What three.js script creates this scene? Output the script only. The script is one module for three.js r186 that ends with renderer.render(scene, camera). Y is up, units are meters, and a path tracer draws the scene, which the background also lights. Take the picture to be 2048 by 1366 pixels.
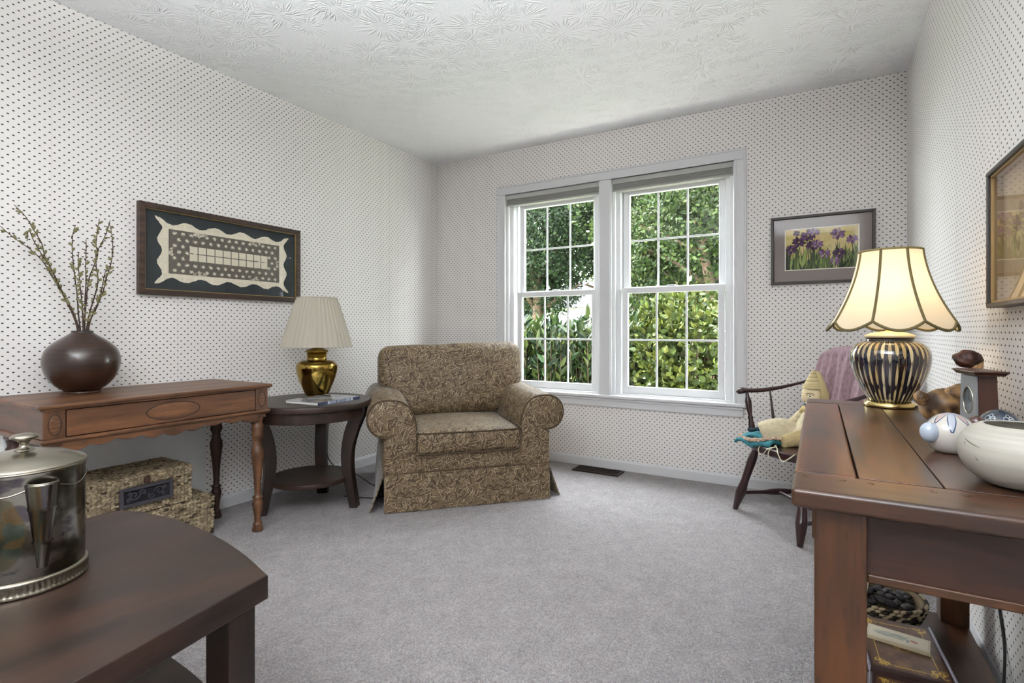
import * as THREE from 'three';
import { RoundedBoxGeometry } from 'three/addons/geometries/RoundedBoxGeometry.js';
import { mergeGeometries, mergeVertices, toCreasedNormals } from 'three/addons/utils/BufferGeometryUtils.js';
import { RectAreaLightUniformsLib } from 'three/addons/lights/RectAreaLightUniformsLib.js';

// ------------------------------------------------------------------ camera, sky, sun, exposure
const scene = new THREE.Scene();
const renderer = new THREE.WebGLRenderer({ antialias: true });
renderer.toneMapping = THREE.LinearToneMapping;
renderer.toneMappingExposure = 1.76;
renderer.shadowMap.enabled = true;
RectAreaLightUniformsLib.init();

const FOCAL = 1045, W = 2048, H = 1366;                      // focal length in pixels of the 2048 x 1366 frame
const camera = new THREE.PerspectiveCamera(2 * Math.atan(H / 2 / FOCAL) * 180 / Math.PI, W / H, 0.05, 200);
camera.position.set(0, 1.0, 0);
camera.rotation.y = 30.4 * Math.PI / 180;
camera.setViewOffset(W, H, 0, 23, W, H);                     // shift lens: the horizon lies a little above the middle

const SUN_DIR = new THREE.Vector3(-0.55, 0.85, 0.07).normalize();
scene.background = new THREE.Color(0.90, 0.96, 1.0);        // bright hazy summer sky
scene.backgroundIntensity = 15.0;
const sun = new THREE.DirectionalLight(new THREE.Color(1.0, 0.95, 0.86), 24.0);
sun.name = 'sun';
sun.position.copy(SUN_DIR).multiplyScalar(40);
sun.castShadow = true;
Object.assign(sun.shadow.camera, { left: -20, right: 20, top: 20, bottom: -20, near: 1, far: 90 });
sun.shadow.mapSize.set(4096, 4096);
scene.add(sun, sun.target);

// ------------------------------------------------------------------ room numbers (metres; camera stands at x = 0, z = 0)
const LAMP_POWER = 0.038, ADDED_FILL_POWER = 49;
const XL = -2.887, XR = 0.424, ZB = -3.615, ZF = 2.6, CEIL = 2.439, TH = 0.16;

// ------------------------------------------------------------------ helpers
function rng(seed) { let s = seed | 0; return () => { s = (s + 0x6d2b79f5) | 0; let t = Math.imul(s ^ (s >>> 15), 1 | s); t = (t + Math.imul(t ^ (t >>> 7), 61 | t)) ^ t; return ((t ^ (t >>> 14)) >>> 0) / 4294967296; }; }
const lerp = (a, b, t) => a + (b - a) * t, clamp = (x, a, b) => Math.min(b, Math.max(a, x)), sm = (a, b, x) => { const t = clamp((x - a) / (b - a), 0, 1); return t * t * (3 - 2 * t); };
const V = (x, y, z) => new THREE.Vector3(x, y, z);
const taken = new Map();
function numbered(n) { const k = taken.get(n) || 0; taken.set(n, k + 1); return k ? n + '_' + String(k).padStart(3, '0') : n; }
function shade(o) { o.castShadow = true; o.receiveShadow = true; return o; }
function thing(name, label, category, pos = [0, 0, 0], turn = 0, group) {
  const o = new THREE.Group(); o.name = numbered(name); o.position.set(...pos); o.rotation.y = turn;
  o.userData = { label, category }; if (group) o.userData.group = group; scene.add(o); return o;
}
function part(name, geo, mat, parent, label) {
  const o = shade(new THREE.Mesh(geo, mat)); o.name = name; if (label) o.userData.label = label; parent.add(o); return o;
}
function solo(name, label, category, geo, mat, group) {
  const o = shade(new THREE.Mesh(geo, mat)); o.name = numbered(name); o.userData = { label, category }; if (group) o.userData.group = group; scene.add(o); return o;
}
function structure(name, geo, mat, label, category) {
  const o = geo ? shade(new THREE.Mesh(geo, mat)) : new THREE.Group(); o.name = name; o.userData = { kind: 'structure', label, category }; scene.add(o); return o;
}
function sub(name, parent) { const o = new THREE.Group(); o.name = name; parent.add(o); return o; }
const mv = (g, x, y, z) => g.translate(x, y, z);
// box between two corners, edges rounded by r
function bb(x0, x1, y0, y1, z0, z1, r = 0.003, seg = 2) {
  const w = Math.abs(x1 - x0), h = Math.abs(y1 - y0), d = Math.abs(z1 - z0);
  const g = r > 0 ? new RoundedBoxGeometry(w, h, d, seg, Math.min(r, w / 2.01, h / 2.01, d / 2.01)) : new THREE.BoxGeometry(w, h, d);
  return g.translate((x0 + x1) / 2, (y0 + y1) / 2, (z0 + z1) / 2);
}
function clean(g) { const r = g.index ? g.toNonIndexed() : g; for (const k of Object.keys(r.attributes)) if (!['position', 'normal', 'uv'].includes(k)) r.deleteAttribute(k); if (!r.attributes.uv) r.setAttribute('uv', new THREE.BufferAttribute(new Float32Array(r.attributes.position.count * 2), 2)); return r; }
function join(...gs) { return mergeGeometries(gs.flat().map(clean), false); }
// uv in metres, per triangle across its main axis; swap = grain axis turned
function boxUV(g, sc = 1, swap = false, off = 0) {
  const r = clean(g), p = r.attributes.position, uv = new Float32Array(p.count * 2), a = V(), b = V(), c = V(), n = V();
  for (let i = 0; i < p.count; i += 3) {
    a.fromBufferAttribute(p, i); b.fromBufferAttribute(p, i + 1); c.fromBufferAttribute(p, i + 2);
    n.crossVectors(b.clone().sub(a), c.clone().sub(a)); const x = Math.abs(n.x), y = Math.abs(n.y), z = Math.abs(n.z);
    [a, b, c].forEach((v, k) => {
      let u, w; if (y >= x && y >= z) { u = v.x; w = v.z; } else if (x >= z) { u = v.z; w = v.y; } else { u = v.x; w = v.y; }
      if (swap) [u, w] = [w, u];
      uv[(i + k) * 2] = u / sc + off; uv[(i + k) * 2 + 1] = w / sc + off * 0.7;
    });
  }
  r.setAttribute('uv', new THREE.BufferAttribute(uv, 2)); return r;
}
// uv where u runs along one chosen axis and v along the girth of the other two
function grainUV(g, axis, sc = 1, off = 0) {
  const r = clean(g), p = r.attributes.position, nn = r.attributes.normal, uv = new Float32Array(p.count * 2), o = { x: ['y', 'z'], y: ['x', 'z'], z: ['x', 'y'] }[axis], get = { x: 'getX', y: 'getY', z: 'getZ' };
  for (let i = 0; i < p.count; i += 3) {
    let A = 0, B = 0; for (let k = 0; k < 3; k++) { A += Math.abs(nn[get[o[0]]](i + k)); B += Math.abs(nn[get[o[1]]](i + k)); }
    for (let k = 0; k < 3; k++) { uv[(i + k) * 2] = p[get[axis]](i + k) / sc + off; uv[(i + k) * 2 + 1] = (A > B ? p[get[o[1]]](i + k) : p[get[o[0]]](i + k)) / sc + off * 0.37; }
  }
  r.setAttribute('uv', new THREE.BufferAttribute(uv, 2)); return r;
}
function lathe(pts, seg = 48) { return new THREE.LatheGeometry(pts.map(([r, y]) => new THREE.Vector2(r, y)), seg); }
function smoothPts(pts, n = 40) { const c = new THREE.CatmullRomCurve3(pts.map(([r, y]) => V(r, y, 0)), false, 'centripetal'); return c.getPoints(n).map((p) => [Math.max(p.x, 0), p.y]); }
function tube(pts, r, seg = 24, rad = 8, closed = false) { return new THREE.TubeGeometry(new THREE.CatmullRomCurve3(pts.map((p) => (p.isVector3 ? p : V(...p))), closed, 'centripetal'), seg, r, rad, closed); }
// a tube whose radius follows rf(t), with closed ends
function taper(pts, rf, seg = 24, rad = 8, flat = 1) {
  const curve = new THREE.CatmullRomCurve3(pts.map((p) => (p.isVector3 ? p : V(...p))), false, 'centripetal'), fr = curve.computeFrenetFrames(seg, false), pos = [], idx = [];
  for (let i = 0; i <= seg; i++) { const c = curve.getPointAt(i / seg), r = rf(i / seg); for (let k = 0; k < rad; k++) { const a = k / rad * Math.PI * 2; pos.push(c.x + (fr.normals[i].x * Math.cos(a) + fr.binormals[i].x * Math.sin(a) * flat) * r, c.y + (fr.normals[i].y * Math.cos(a) + fr.binormals[i].y * Math.sin(a) * flat) * r, c.z + (fr.normals[i].z * Math.cos(a) + fr.binormals[i].z * Math.sin(a) * flat) * r); } }
  for (let i = 0; i < seg; i++) for (let k = 0; k < rad; k++) { const a = i * rad + k, b = i * rad + (k + 1) % rad; idx.push(a, b, a + rad, b, b + rad, a + rad); }
  for (const e of [0, seg]) { const c = curve.getPointAt(e / seg), m = pos.length / 3; pos.push(c.x, c.y, c.z); for (let k = 0; k < rad; k++) { const a = e * rad + k, b = e * rad + (k + 1) % rad; e ? idx.push(m, a, b) : idx.push(m, b, a); } }
  const g = new THREE.BufferGeometry(); g.setAttribute('position', new THREE.Float32BufferAttribute(pos, 3)); g.setIndex(idx); g.computeVertexNormals();
  return g;
}
// a turned rod from a to b whose radius follows the profile [[t, r], ...]
function turned(a, b, prof, seg = 14, open = false) {
  const d = V().subVectors(b, a), L = d.length(), pts = [[0, 0], ...prof.map(([t, r]) => [r, t * L])]; if (!open) pts.push([0, L]);
  const g = lathe(pts, seg); g.applyQuaternion(new THREE.Quaternion().setFromUnitVectors(V(0, 1, 0), d.normalize())); return g.translate(a.x, a.y, a.z);
}
// soft rounded block, faces puffed by bulge [x, y, z]
function cushion(w, h, d, r, bulge = [0, 0, 0], seg = [22, 10, 18]) {
  let g = new THREE.BoxGeometry(w, h, d, ...seg); g.deleteAttribute('uv'); g.deleteAttribute('normal'); g = mergeVertices(g, 1e-5);
  const p = g.attributes.position, hx = w / 2, hy = h / 2, hz = d / 2, q = V(), n = V();
  for (let i = 0; i < p.count; i++) {
    q.fromBufferAttribute(p, i); const c = V(clamp(q.x, -hx + r, hx - r), clamp(q.y, -hy + r, hy - r), clamp(q.z, -hz + r, hz - r)); n.subVectors(q, c); if (n.lengthSq() > 1e-12) { n.normalize(); q.copy(c).addScaledVector(n, r); }
    const ex = 1 - (q.x / hx) ** 2, ey = 1 - (q.y / hy) ** 2, ez = 1 - (q.z / hz) ** 2;
    q.x += Math.sign(q.x) * bulge[0] * Math.max(0, ey * ez) * Math.abs(q.x / hx); q.y += Math.sign(q.y) * bulge[1] * Math.max(0, ex * ez) * Math.abs(q.y / hy); q.z += Math.sign(q.z) * bulge[2] * Math.max(0, ex * ey) * Math.abs(q.z / hz);
    p.setXYZ(i, q.x, q.y, q.z);
  }
  g.computeVertexNormals(); return g;
}
function deform(g, fn) { const p = g.attributes.position, v = V(); for (let i = 0; i < p.count; i++) { v.fromBufferAttribute(p, i); fn(v); p.setXYZ(i, v.x, v.y, v.z); } g.computeVertexNormals(); return g; }
function extr(shape, depth, bevel = 0, seg = 2, curveSegments = 24) {
  return new THREE.ExtrudeGeometry(shape, { depth, bevelEnabled: bevel > 0, bevelSize: bevel, bevelThickness: bevel, bevelSegments: seg, curveSegments, bevelOffset: -bevel });
}
function poly(pts) { const s = new THREE.Shape(); pts.forEach(([x, y], i) => (i ? s.lineTo(x, y) : s.moveTo(x, y))); s.closePath(); return s; }
// rectangular frame of four mitred bars around w x h, bar width b, depth d, front at +z
function frameBars(w, h, b, d, bevel = 0.003) {
  const out = []; const mk = (L) => { const s = poly([[-L / 2, 0], [L / 2, 0], [L / 2 - b, -b], [-L / 2 + b, -b]]); return extr(s, d, bevel, 2); };
  const T = mk(w); T.translate(0, h / 2, 0); const B = mk(w); B.rotateZ(Math.PI); B.translate(0, -h / 2, 0); const Lf = mk(h); Lf.rotateZ(Math.PI / 2); Lf.translate(-w / 2, 0, 0); const R = mk(h); R.rotateZ(-Math.PI / 2); R.translate(w / 2, 0, 0);
  out.push(T, B, Lf, R); return out;
}

// ------------------------------------------------------------------ noise and textures
const N2 = (() => { const r = rng(77), P = new Float32Array(65536); for (let i = 0; i < 65536; i++) P[i] = r(); return (x, y) => { const xi = Math.floor(x), yi = Math.floor(y), fx = x - xi, fy = y - yi, s = fx * fx * (3 - 2 * fx), t = fy * fy * (3 - 2 * fy), g = (a, b) => P[((a & 255) << 8) | (b & 255)]; return lerp(lerp(g(xi, yi), g(xi + 1, yi), s), lerp(g(xi, yi + 1), g(xi + 1, yi + 1), s), t); }; })();
const fbm = (x, y, o = 4) => { let s = 0, a = 0.5, n = 0; for (let i = 0; i < o; i++) { s += a * N2(x + i * 17.3, y + i * 9.1); n += a; x *= 2.03; y *= 2.03; a *= 0.5; } return s / n; };
function dataTex(w, h, fn, { srgb = true, wrap = THREE.MirroredRepeatWrapping } = {}) {
  const d = new Uint8Array(w * h * 4); for (let y = 0; y < h; y++) for (let x = 0; x < w; x++) { const c = fn((x + 0.5) / w, (y + 0.5) / h, x, y), o = (y * w + x) * 4; d[o] = clamp(c[0], 0, 255); d[o + 1] = clamp(c[1], 0, 255); d[o + 2] = clamp(c[2], 0, 255); d[o + 3] = 255; }
  const t = new THREE.DataTexture(d, w, h); t.magFilter = THREE.LinearFilter; t.minFilter = THREE.LinearMipmapLinearFilter; t.generateMipmaps = true; t.wrapS = t.wrapT = wrap; if (srgb) t.colorSpace = THREE.SRGBColorSpace; t.needsUpdate = true; return t;
}
function canvasTex(w, h, draw, { srgb = true, wrap = THREE.RepeatWrapping } = {}) {
  const c = document.createElement('canvas'); c.width = w; c.height = h; draw(c.getContext('2d'), w, h); const t = new THREE.CanvasTexture(c); t.wrapS = t.wrapT = wrap; if (srgb) t.colorSpace = THREE.SRGBColorSpace; return t;
}
const rep = (t, x, y = x) => { t.repeat.set(x, y); return t; };
function std(color, roughness = 0.6, extra = {}) { return new THREE.MeshStandardMaterial({ color, roughness, metalness: 0, ...extra }); }
function phy(color, roughness, extra = {}) { return new THREE.MeshPhysicalMaterial({ color, roughness, metalness: 0, ...extra }); }
// wood: grain along u. lo / hi are sRGB triples
function woodTex(lo, hi, seed, { fine = 70, rings = 7, warp = 0.35, knots = 0 } = {}) {
  return dataTex(512, 512, (u, v) => {
    const w = fbm(u * 1.6 + seed, v * 3 + seed * 2, 3), k = (v + warp * (w - 0.5)) * rings + seed, ring = 0.5 + 0.5 * Math.sin(k * 6.283 + 2.2 * fbm(u * 2 + seed, v * 6, 3)), f = fbm(u * 7 + seed * 3, v * fine, 3), pore = N2(u * 26 + seed, v * 210) > 0.8 ? 0.86 : 1;
    let t = 0.45 * f + 0.3 * ring + 0.25 * fbm(u * 2.2 + seed, v * 9 + 5, 2); t = clamp((t - 0.22) * 1.55, 0, 1);
    return [0, 1, 2].map((c) => lerp(lo[c], hi[c], t) * pore);
  });
}

// ------------------------------------------------------------------ surfaces of the room
const paperTex = canvasTex(128, 128, (c, w, h) => {
  c.fillStyle = '#e4e0dd'; c.fillRect(0, 0, w, h); c.fillStyle = '#332d2c';
  const dome = (x, y) => { c.beginPath(); c.ellipse(x, y, 16.5, 17, 0, Math.PI, 2 * Math.PI); c.quadraticCurveTo(x, y + 8, x - 16.5, y); c.fill(); };
  for (const [x, y] of [[32, 42], [96, 106]]) dome(x, y);
});
const paper = std(0xffffff, 0.72, { map: paperTex, name: 'wallpaper' });
const paperEdge = std('#cfc8c1', 0.8);
const PT = 0.034;
const carpetTex = dataTex(1024, 1024, (u, v, x, y) => {
  const a = N2(x / 3.1, y / 3.1), b = N2(x / 6.3 + 40, y / 6.3), cc = fbm(x / 60, y / 60, 3), n = 0.5 * a + 0.35 * b + 0.15 * N2(x * 0.9, y * 0.9 + 7), g = 0.70 + 0.46 * n + 0.10 * (cc - 0.5);
  return [170 * g, 165 * g, 165 * g];
});
const carpetBump = dataTex(1024, 1024, (u, v, x, y) => { const n = 255 * clamp(0.5 * N2(x / 3.1, y / 3.1) + 0.4 * N2(x / 6.3 + 40, y / 6.3) + 0.1 * N2(x, y + 7), 0, 1); return [n, n, n]; }, { srgb: false });
rep(carpetTex, 1.25); rep(carpetBump, 1.25);
const carpet = phy(0xffffff, 1.0, { map: carpetTex, bumpMap: carpetBump, bumpScale: 0.012, sheen: 0.3, sheenRoughness: 0.8, sheenColor: new THREE.Color(0.75, 0.72, 0.72), name: 'carpet' });
// ceiling: stomp-brush plaster, each stomp a burst of ridges
const ceilBump = (() => {
  const S = 1536, d = new Float32Array(S * S), r = rng(5), spots = [];
  for (let i = 0; i < 230; i++) spots.push([r() * S, r() * S, 70 + r() * 55, r() * 6.28, 14 + Math.floor(r() * 14), 0.45 + r() * 0.55]);
  for (const [cx, cy, R, ph, n, amp] of spots) {
    const px = [], rays = []; for (let k = 0; k < n * 2; k++) rays.push([ph + (k / (n * 2)) * 6.283 + (r() - 0.5) * 0.2, R * (0.2 + 0.2 * r()), R * (0.6 + 0.4 * r()), (r() - 0.5) * 0.25]);
    for (const [a, r0, r1, bend] of rays) for (let q = r0; q < r1; q += 0.7) {
      const ang = a + bend * (q / R), x = cx + Math.cos(ang) * q, y = cy + Math.sin(ang) * q, wd = 2.3, f = Math.sin(Math.PI * (q - r0) / (r1 - r0)) * amp;
      for (let j = -4; j <= 4; j++) for (let i = -4; i <= 4; i++) { const X = Math.floor(x) + i, Y = Math.floor(y) + j, dd = (X - x) ** 2 + (Y - y) ** 2, w = f * Math.exp(-dd / (wd * wd)); const o = (((Y % S) + S) % S) * S + (((X % S) + S) % S); if (w > d[o]) d[o] = w; }
    }
  }
  return dataTex(S, S, (u, v, x, y) => { const n = 255 * clamp(d[y * S + x] * 0.8 + 0.12 * N2(x / 5, y / 5), 0, 1); return [n, n, n]; }, { srgb: false, wrap: THREE.RepeatWrapping });
})();
rep(ceilBump, 1 / 1.9);
const ceilMat = std('#eeeeef', 0.9, { bumpMap: ceilBump, bumpScale: 0.0045, name: 'ceiling plaster' });
const whitePaint = std('#d2d2d4', 0.38, { name: 'white gloss paint' });
const plainWhite = std('#dcdedd', 0.6, { name: 'white board' });
const vinyl = std('#e2e3e4', 0.35, { name: 'white vinyl' });

// floor, ceiling, walls (with thickness)
structure('floor', boxUV(mv(new THREE.BoxGeometry(XR - XL + 0.6, 0.2, ZF - ZB + 0.6), (XL + XR) / 2, -0.1, (ZF + ZB) / 2)), carpet, 'pale mauve grey cut pile carpet', 'floor');
structure('ceiling', boxUV(mv(new THREE.BoxGeometry(XR - XL + 2 * TH, 0.2, ZF - ZB + 2 * TH), (XL + XR) / 2, CEIL + 0.1, (ZF + ZB) / 2)), ceilMat, 'white ceiling with stomped brush plaster texture', 'ceiling');
const wl = structure('wall_left', boxUV(bb(XL - TH, XL, 0, CEIL, ZB - TH, ZF + TH, 0), PT), paper, 'wall papered with small dark dome motifs behind the wooden console', 'wall');
for (const z of [-0.95, -1.47, -1.99, -2.51, -3.03, -3.55, -0.43]) part('wallpaper_seam', bb(XL - 0.001, XL + 0.00035, 0.07, CEIL - 0.002, z - 0.0006, z + 0.0006, 0), paperEdge, wl);
const wr = structure('wall_right', boxUV(bb(XR, XR + TH, 0, CEIL, ZB - TH, ZF + TH, 0), PT), paper, 'papered wall behind the lit table lamp', 'wall');
for (const z of [-2.415, -2.935, -3.455, -1.895, -1.375, -0.855]) part('wallpaper_seam', bb(XR - 0.00035, XR + 0.001, 0.07, CEIL - 0.002, z - 0.0006, z + 0.0006, 0), paperEdge, wr);
const WX0 = -2.177, WX1 = -0.471, WY0 = 0.52, WY1 = 2.085;
structure('wall_back', boxUV(join(bb(XL, WX0, 0, CEIL, ZB - TH, ZB, 0), bb(WX1, XR, 0, CEIL, ZB - TH, ZB, 0), bb(WX0, WX1, 0, WY0, ZB - TH, ZB, 0), bb(WX0, WX1, WY1, CEIL, ZB - TH, ZB, 0)), PT), paper, 'papered wall around the double window', 'wall');
structure('wall_front', boxUV(bb(XL, XR, 0, CEIL, ZF, ZF + TH, 0), PT), paper, 'papered wall opposite the double window', 'wall');
const glassPane = phy('#ffffff', 0.0, { transmission: 1, thickness: 0, ior: 1.5, specularIntensity: 0.35, name: 'window glass' });
function sweep(prof, p0, p1, A, B) {
  const D = V().subVectors(p1, p0); if (V().crossVectors(A, B).dot(D) < 0) prof = prof.slice().reverse();
  const at = (p, [x, y]) => p.clone().addScaledVector(A, x).addScaledVector(B, y), pos = [], tri = (...v) => v.forEach((q) => pos.push(q.x, q.y, q.z)), n = prof.length;
  for (let i = 0; i < n; i++) { const a = at(p0, prof[i]), b = at(p0, prof[(i + 1) % n]), c = at(p1, prof[(i + 1) % n]), d = at(p1, prof[i]); tri(a, b, c, a, c, d); }
  for (const t of THREE.ShapeUtils.triangulateShape(prof.map(([x, y]) => new THREE.Vector2(x, y)), [])) { const q = t.map((k) => at(p0, prof[k])), r = t.map((k) => at(p1, prof[k])); tri(q[0], q[2], q[1]); tri(r[0], r[1], r[2]); }
  const g = new THREE.BufferGeometry(); g.setAttribute('position', new THREE.Float32BufferAttribute(pos, 3)); g.computeVertexNormals(); return g;
}
const baseProf = [[0, 0], [0.012, 0], [0.012, 0.056], [0.0085, 0.062], [0.0065, 0.069], [0, 0.072]], UP = V(0, 1, 0);
structure('baseboard_left', sweep(baseProf, V(XL, 0, ZB), V(XL, 0, ZF), V(1, 0, 0), UP), whitePaint, 'white baseboard along the wall of the lace picture', 'baseboard');
structure('baseboard_back', sweep(baseProf, V(XL + 0.012, 0, ZB), V(XR - 0.012, 0, ZB), V(0, 0, 1), UP), whitePaint, 'white baseboard under the double window', 'baseboard');
structure('baseboard_right', sweep(baseProf, V(XR, 0, ZB), V(XR, 0, ZF), V(-1, 0, 0), UP), whitePaint, 'white baseboard behind the long console table', 'baseboard');

// ------------------------------------------------------------------ window casing and the two sash windows
const trim = structure('trim_1', null, null, 'white casing and sill around the double window', 'window trim');
const casProf = [[0, 0], [0.076, 0], [0.076, 0.02], [0.068, 0.022], [0.062, 0.017], [0.02, 0.012], [0.013, 0.016], [0.004, 0.014], [0, 0.008]];
{ // profile: across the casing from its inner edge, then proud of the wall
  part('side_casing', sweep(casProf, V(WX0, 0.53, ZB), V(WX0, WY1 + 0.07, ZB), V(-1, 0, 0), V(0, 0, 1)), whitePaint, trim); part('side_casing', sweep(casProf, V(WX1, 0.53, ZB), V(WX1, WY1 + 0.07, ZB), V(1, 0, 0), V(0, 0, 1)), whitePaint, trim);
  part('head_casing', join(bb(WX0 - 0.076, WX1 + 0.076, WY1, WY1 + 0.07, ZB, ZB + 0.019, 0.004), bb(WX0 - 0.076, WX1 + 0.076, WY1 + 0.057, WY1 + 0.07, ZB, ZB + 0.023, 0.004), bb(WX0 - 0.01, WX1 + 0.01, WY1, WY1 + 0.012, ZB, ZB + 0.022, 0.004)), whitePaint, trim);
  part('mullion_casing', join(bb(-1.38, -1.285, 0.53, WY1, ZB - 0.1, ZB + 0.014, 0.003), bb(-1.372, -1.293, 0.53, WY1, ZB, ZB + 0.019, 0.004)), whitePaint, trim);
  part('window_sill', join(bb(WX0 - 0.085, WX1 + 0.072, 0.508, 0.532, ZB - 0.1, ZB + 0.04, 0.008, 3)), whitePaint, trim);
  part('sill_apron', join(bb(WX0 - 0.07, WX1 + 0.06, 0.445, 0.508, ZB, ZB + 0.018, 0.004), bb(WX0 - 0.07, WX1 + 0.06, 0.49, 0.508, ZB, ZB + 0.026, 0.006)), whitePaint, trim);
}
function sashWindow(n, x0, x1, gx0, gx1, label) {
  const w = structure('window_' + n, null, null, label, 'window');
  const fr = sub('window_frame', w), F = 0.052, zi = ZB - 0.005, zo = ZB - TH;
  part('jamb', join(bb(x0, x0 + 0.022, 0.53, WY1, zo, zi, 0.002), bb(x0 + 0.018, x0 + F, 0.53, WY1, zo, ZB - 0.035, 0.003), bb(x0 + F - 0.008, x0 + F + 0.006, 0.53, WY1, zo, ZB - 0.09, 0.002)), vinyl, fr);
  part('jamb', join(bb(x1 - 0.022, x1, 0.53, WY1, zo, zi, 0.002), bb(x1 - F, x1 - 0.018, 0.53, WY1, zo, ZB - 0.035, 0.003), bb(x1 - F - 0.006, x1 - F + 0.008, 0.53, WY1, zo, ZB - 0.09, 0.002)), vinyl, fr);
  part('head', join(bb(x0 + 0.02, x1 - 0.02, WY1 - 0.05, WY1, zo, ZB - 0.02, 0.003)), vinyl, fr);
  part('frame_sill', join(bb(x0 + 0.02, x1 - 0.02, 0.528, 0.545, zo, ZB - 0.02, 0.003), bb(x0 + 0.02, x1 - 0.02, 0.52, 0.56, zo, ZB - 0.085, 0.003)), vinyl, fr);
  const sash = (nm, y0, y1, gy0, gy1, z, sx0, sx1) => {
    const s = sub(nm, w), d = 0.016;
    part('stile', bb(sx0, gx0, y0, y1, z - d, z + d, 0.004), vinyl, s); part('stile', bb(gx1, sx1, y0, y1, z - d, z + d, 0.004), vinyl, s);
    part('rail', bb(gx0 - 0.002, gx1 + 0.002, y0, gy0, z - d, z + d, 0.004), vinyl, s); part('rail', bb(gx0 - 0.002, gx1 + 0.002, gy1, y1, z - d, z + d, 0.004), vinyl, s);
    const gw = (gx1 - gx0) / 3, gh = (gy1 - gy0) / 2;
    for (const k of [1, 2]) part('muntin', bb(gx0 + k * gw - 0.0065, gx0 + k * gw + 0.0065, gy0, gy1, z - 0.004, z + 0.004, 0.002), vinyl, s);
    part('muntin', bb(gx0, gx1, gy0 + gh - 0.0065, gy0 + gh + 0.0065, z - 0.0038, z + 0.0038, 0.002), vinyl, s);
    for (let i = 0; i < 3; i++) for (let j = 0; j < 2; j++) part('pane', mv(new THREE.PlaneGeometry(gw - 0.013, gh - 0.013), gx0 + (i + 0.5) * gw, gy0 + (j + 0.5) * gh, z), glassPane, s);
  };
  sash('lower_sash', 0.545, 1.302, 0.597, 1.262, ZB - 0.055, gx0 - 0.042, gx1 + 0.042);
  sash('upper_sash', 1.268, WY1 - 0.048, 1.31, 1.975, ZB - 0.096, gx0 - 0.042, gx1 + 0.042);
  part('sash_lock', join(bb((gx0 + gx1) / 2 - 0.03, (gx0 + gx1) / 2 + 0.03, 1.302, 1.314, ZB - 0.07, ZB - 0.045, 0.003)), vinyl, w);
  return w;
}
sashWindow(1, WX0, -1.38, -2.052, -1.458, 'white double-hung window beside the armchair');
sashWindow(2, -1.285, WX1, -1.181, -0.572, 'white double-hung window beside the iris print');
// cellular shades drawn up
function blind(x0, x1, label) {
  const t = thing('window_shade', label, 'blind', [(x0 + x1) / 2, 2.04, ZB]), w = x1 - x0 - 0.006;
  part('headrail', bb(-w / 2, w / 2, 0.008, 0.043, -0.052, 0.004, 0.003), blindRail, t);
  part('pleated_fabric', bb(-w / 2 + 0.002, w / 2 - 0.002, -0.032, 0.008, -0.048, -0.002, 0.003), blindFabric, t);
  for (let k = 0; k < 4; k++) part('pleat', bb(-w / 2 + 0.002, w / 2 - 0.002, -0.031 + k * 0.0095, -0.0235 + k * 0.0095, -0.048, 0.001, 0.003), blindFabric, t);
  part('bottom_rail', bb(-w / 2, w / 2, -0.046, -0.032, -0.05, 0.003, 0.003), blindRail2, t);
}
const blindRail = std('#b4b4af', 0.5), blindFabric = std('#8f8f8b', 0.9), blindRail2 = std('#a3a39f', 0.5);
blind(WX0, -1.38, 'grey pleated shade drawn up over the window beside the armchair');
blind(-1.285, WX1, 'grey pleated shade drawn up over the window beside the iris print');

// eaves and outer roof slab over the room
structure('roof', bb(XL - 1.2, XR + 5, CEIL + 0.2, CEIL + 0.32, ZB - 0.28, ZF + 0.3, 0), std('#d9d7d2', 0.8), 'flat eaves of the house', 'roof');

// ------------------------------------------------------------------ shared materials
const oakTex = woodTex([70, 44, 26], [130, 86, 54], 3.1, { rings: 6 });
const oak = phy(0xffffff, 0.42, { map: rep(oakTex, 1.1), clearcoat: 0.15, clearcoatRoughness: 0.35, name: 'brown oak' });
const espressoTex = woodTex([28, 17, 12], [60, 39, 29], 8.2, { rings: 5, fine: 90 });
const espresso = phy(0xffffff, 0.42, { map: rep(espressoTex, 1.3), clearcoat: 0.12, clearcoatRoughness: 0.25, name: 'espresso wood' });
const cherryTex = woodTex([44, 24, 10], [104, 62, 28], 5.7, { rings: 5, fine: 60 });
const cherry = phy(0xffffff, 0.4, { map: rep(cherryTex, 1.0), clearcoat: 0.2, clearcoatRoughness: 0.3, name: 'aged cherry wood' });
const cherryDarkTex = woodTex([38, 19, 12], [80, 44, 28], 15.2, { rings: 4, fine: 60 });
const cherryDark = phy(0xffffff, 0.5, { map: rep(cherryDarkTex, 1.0), clearcoat: 0.05, clearcoatRoughness: 0.35, name: 'dark cherry wood' });
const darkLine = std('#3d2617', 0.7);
const brass = std('#a88c45', 0.12, { metalness: 1, name: 'polished brass' });
const brassPale = std('#dcc585', 0.16, { metalness: 1, name: 'pale brass' });
const blackMetal = std('#2a2624', 0.5);
const cordBlack = std('#2c2a2a', 0.55);
const paperWhite = std('#e8e4da', 0.8);

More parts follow.
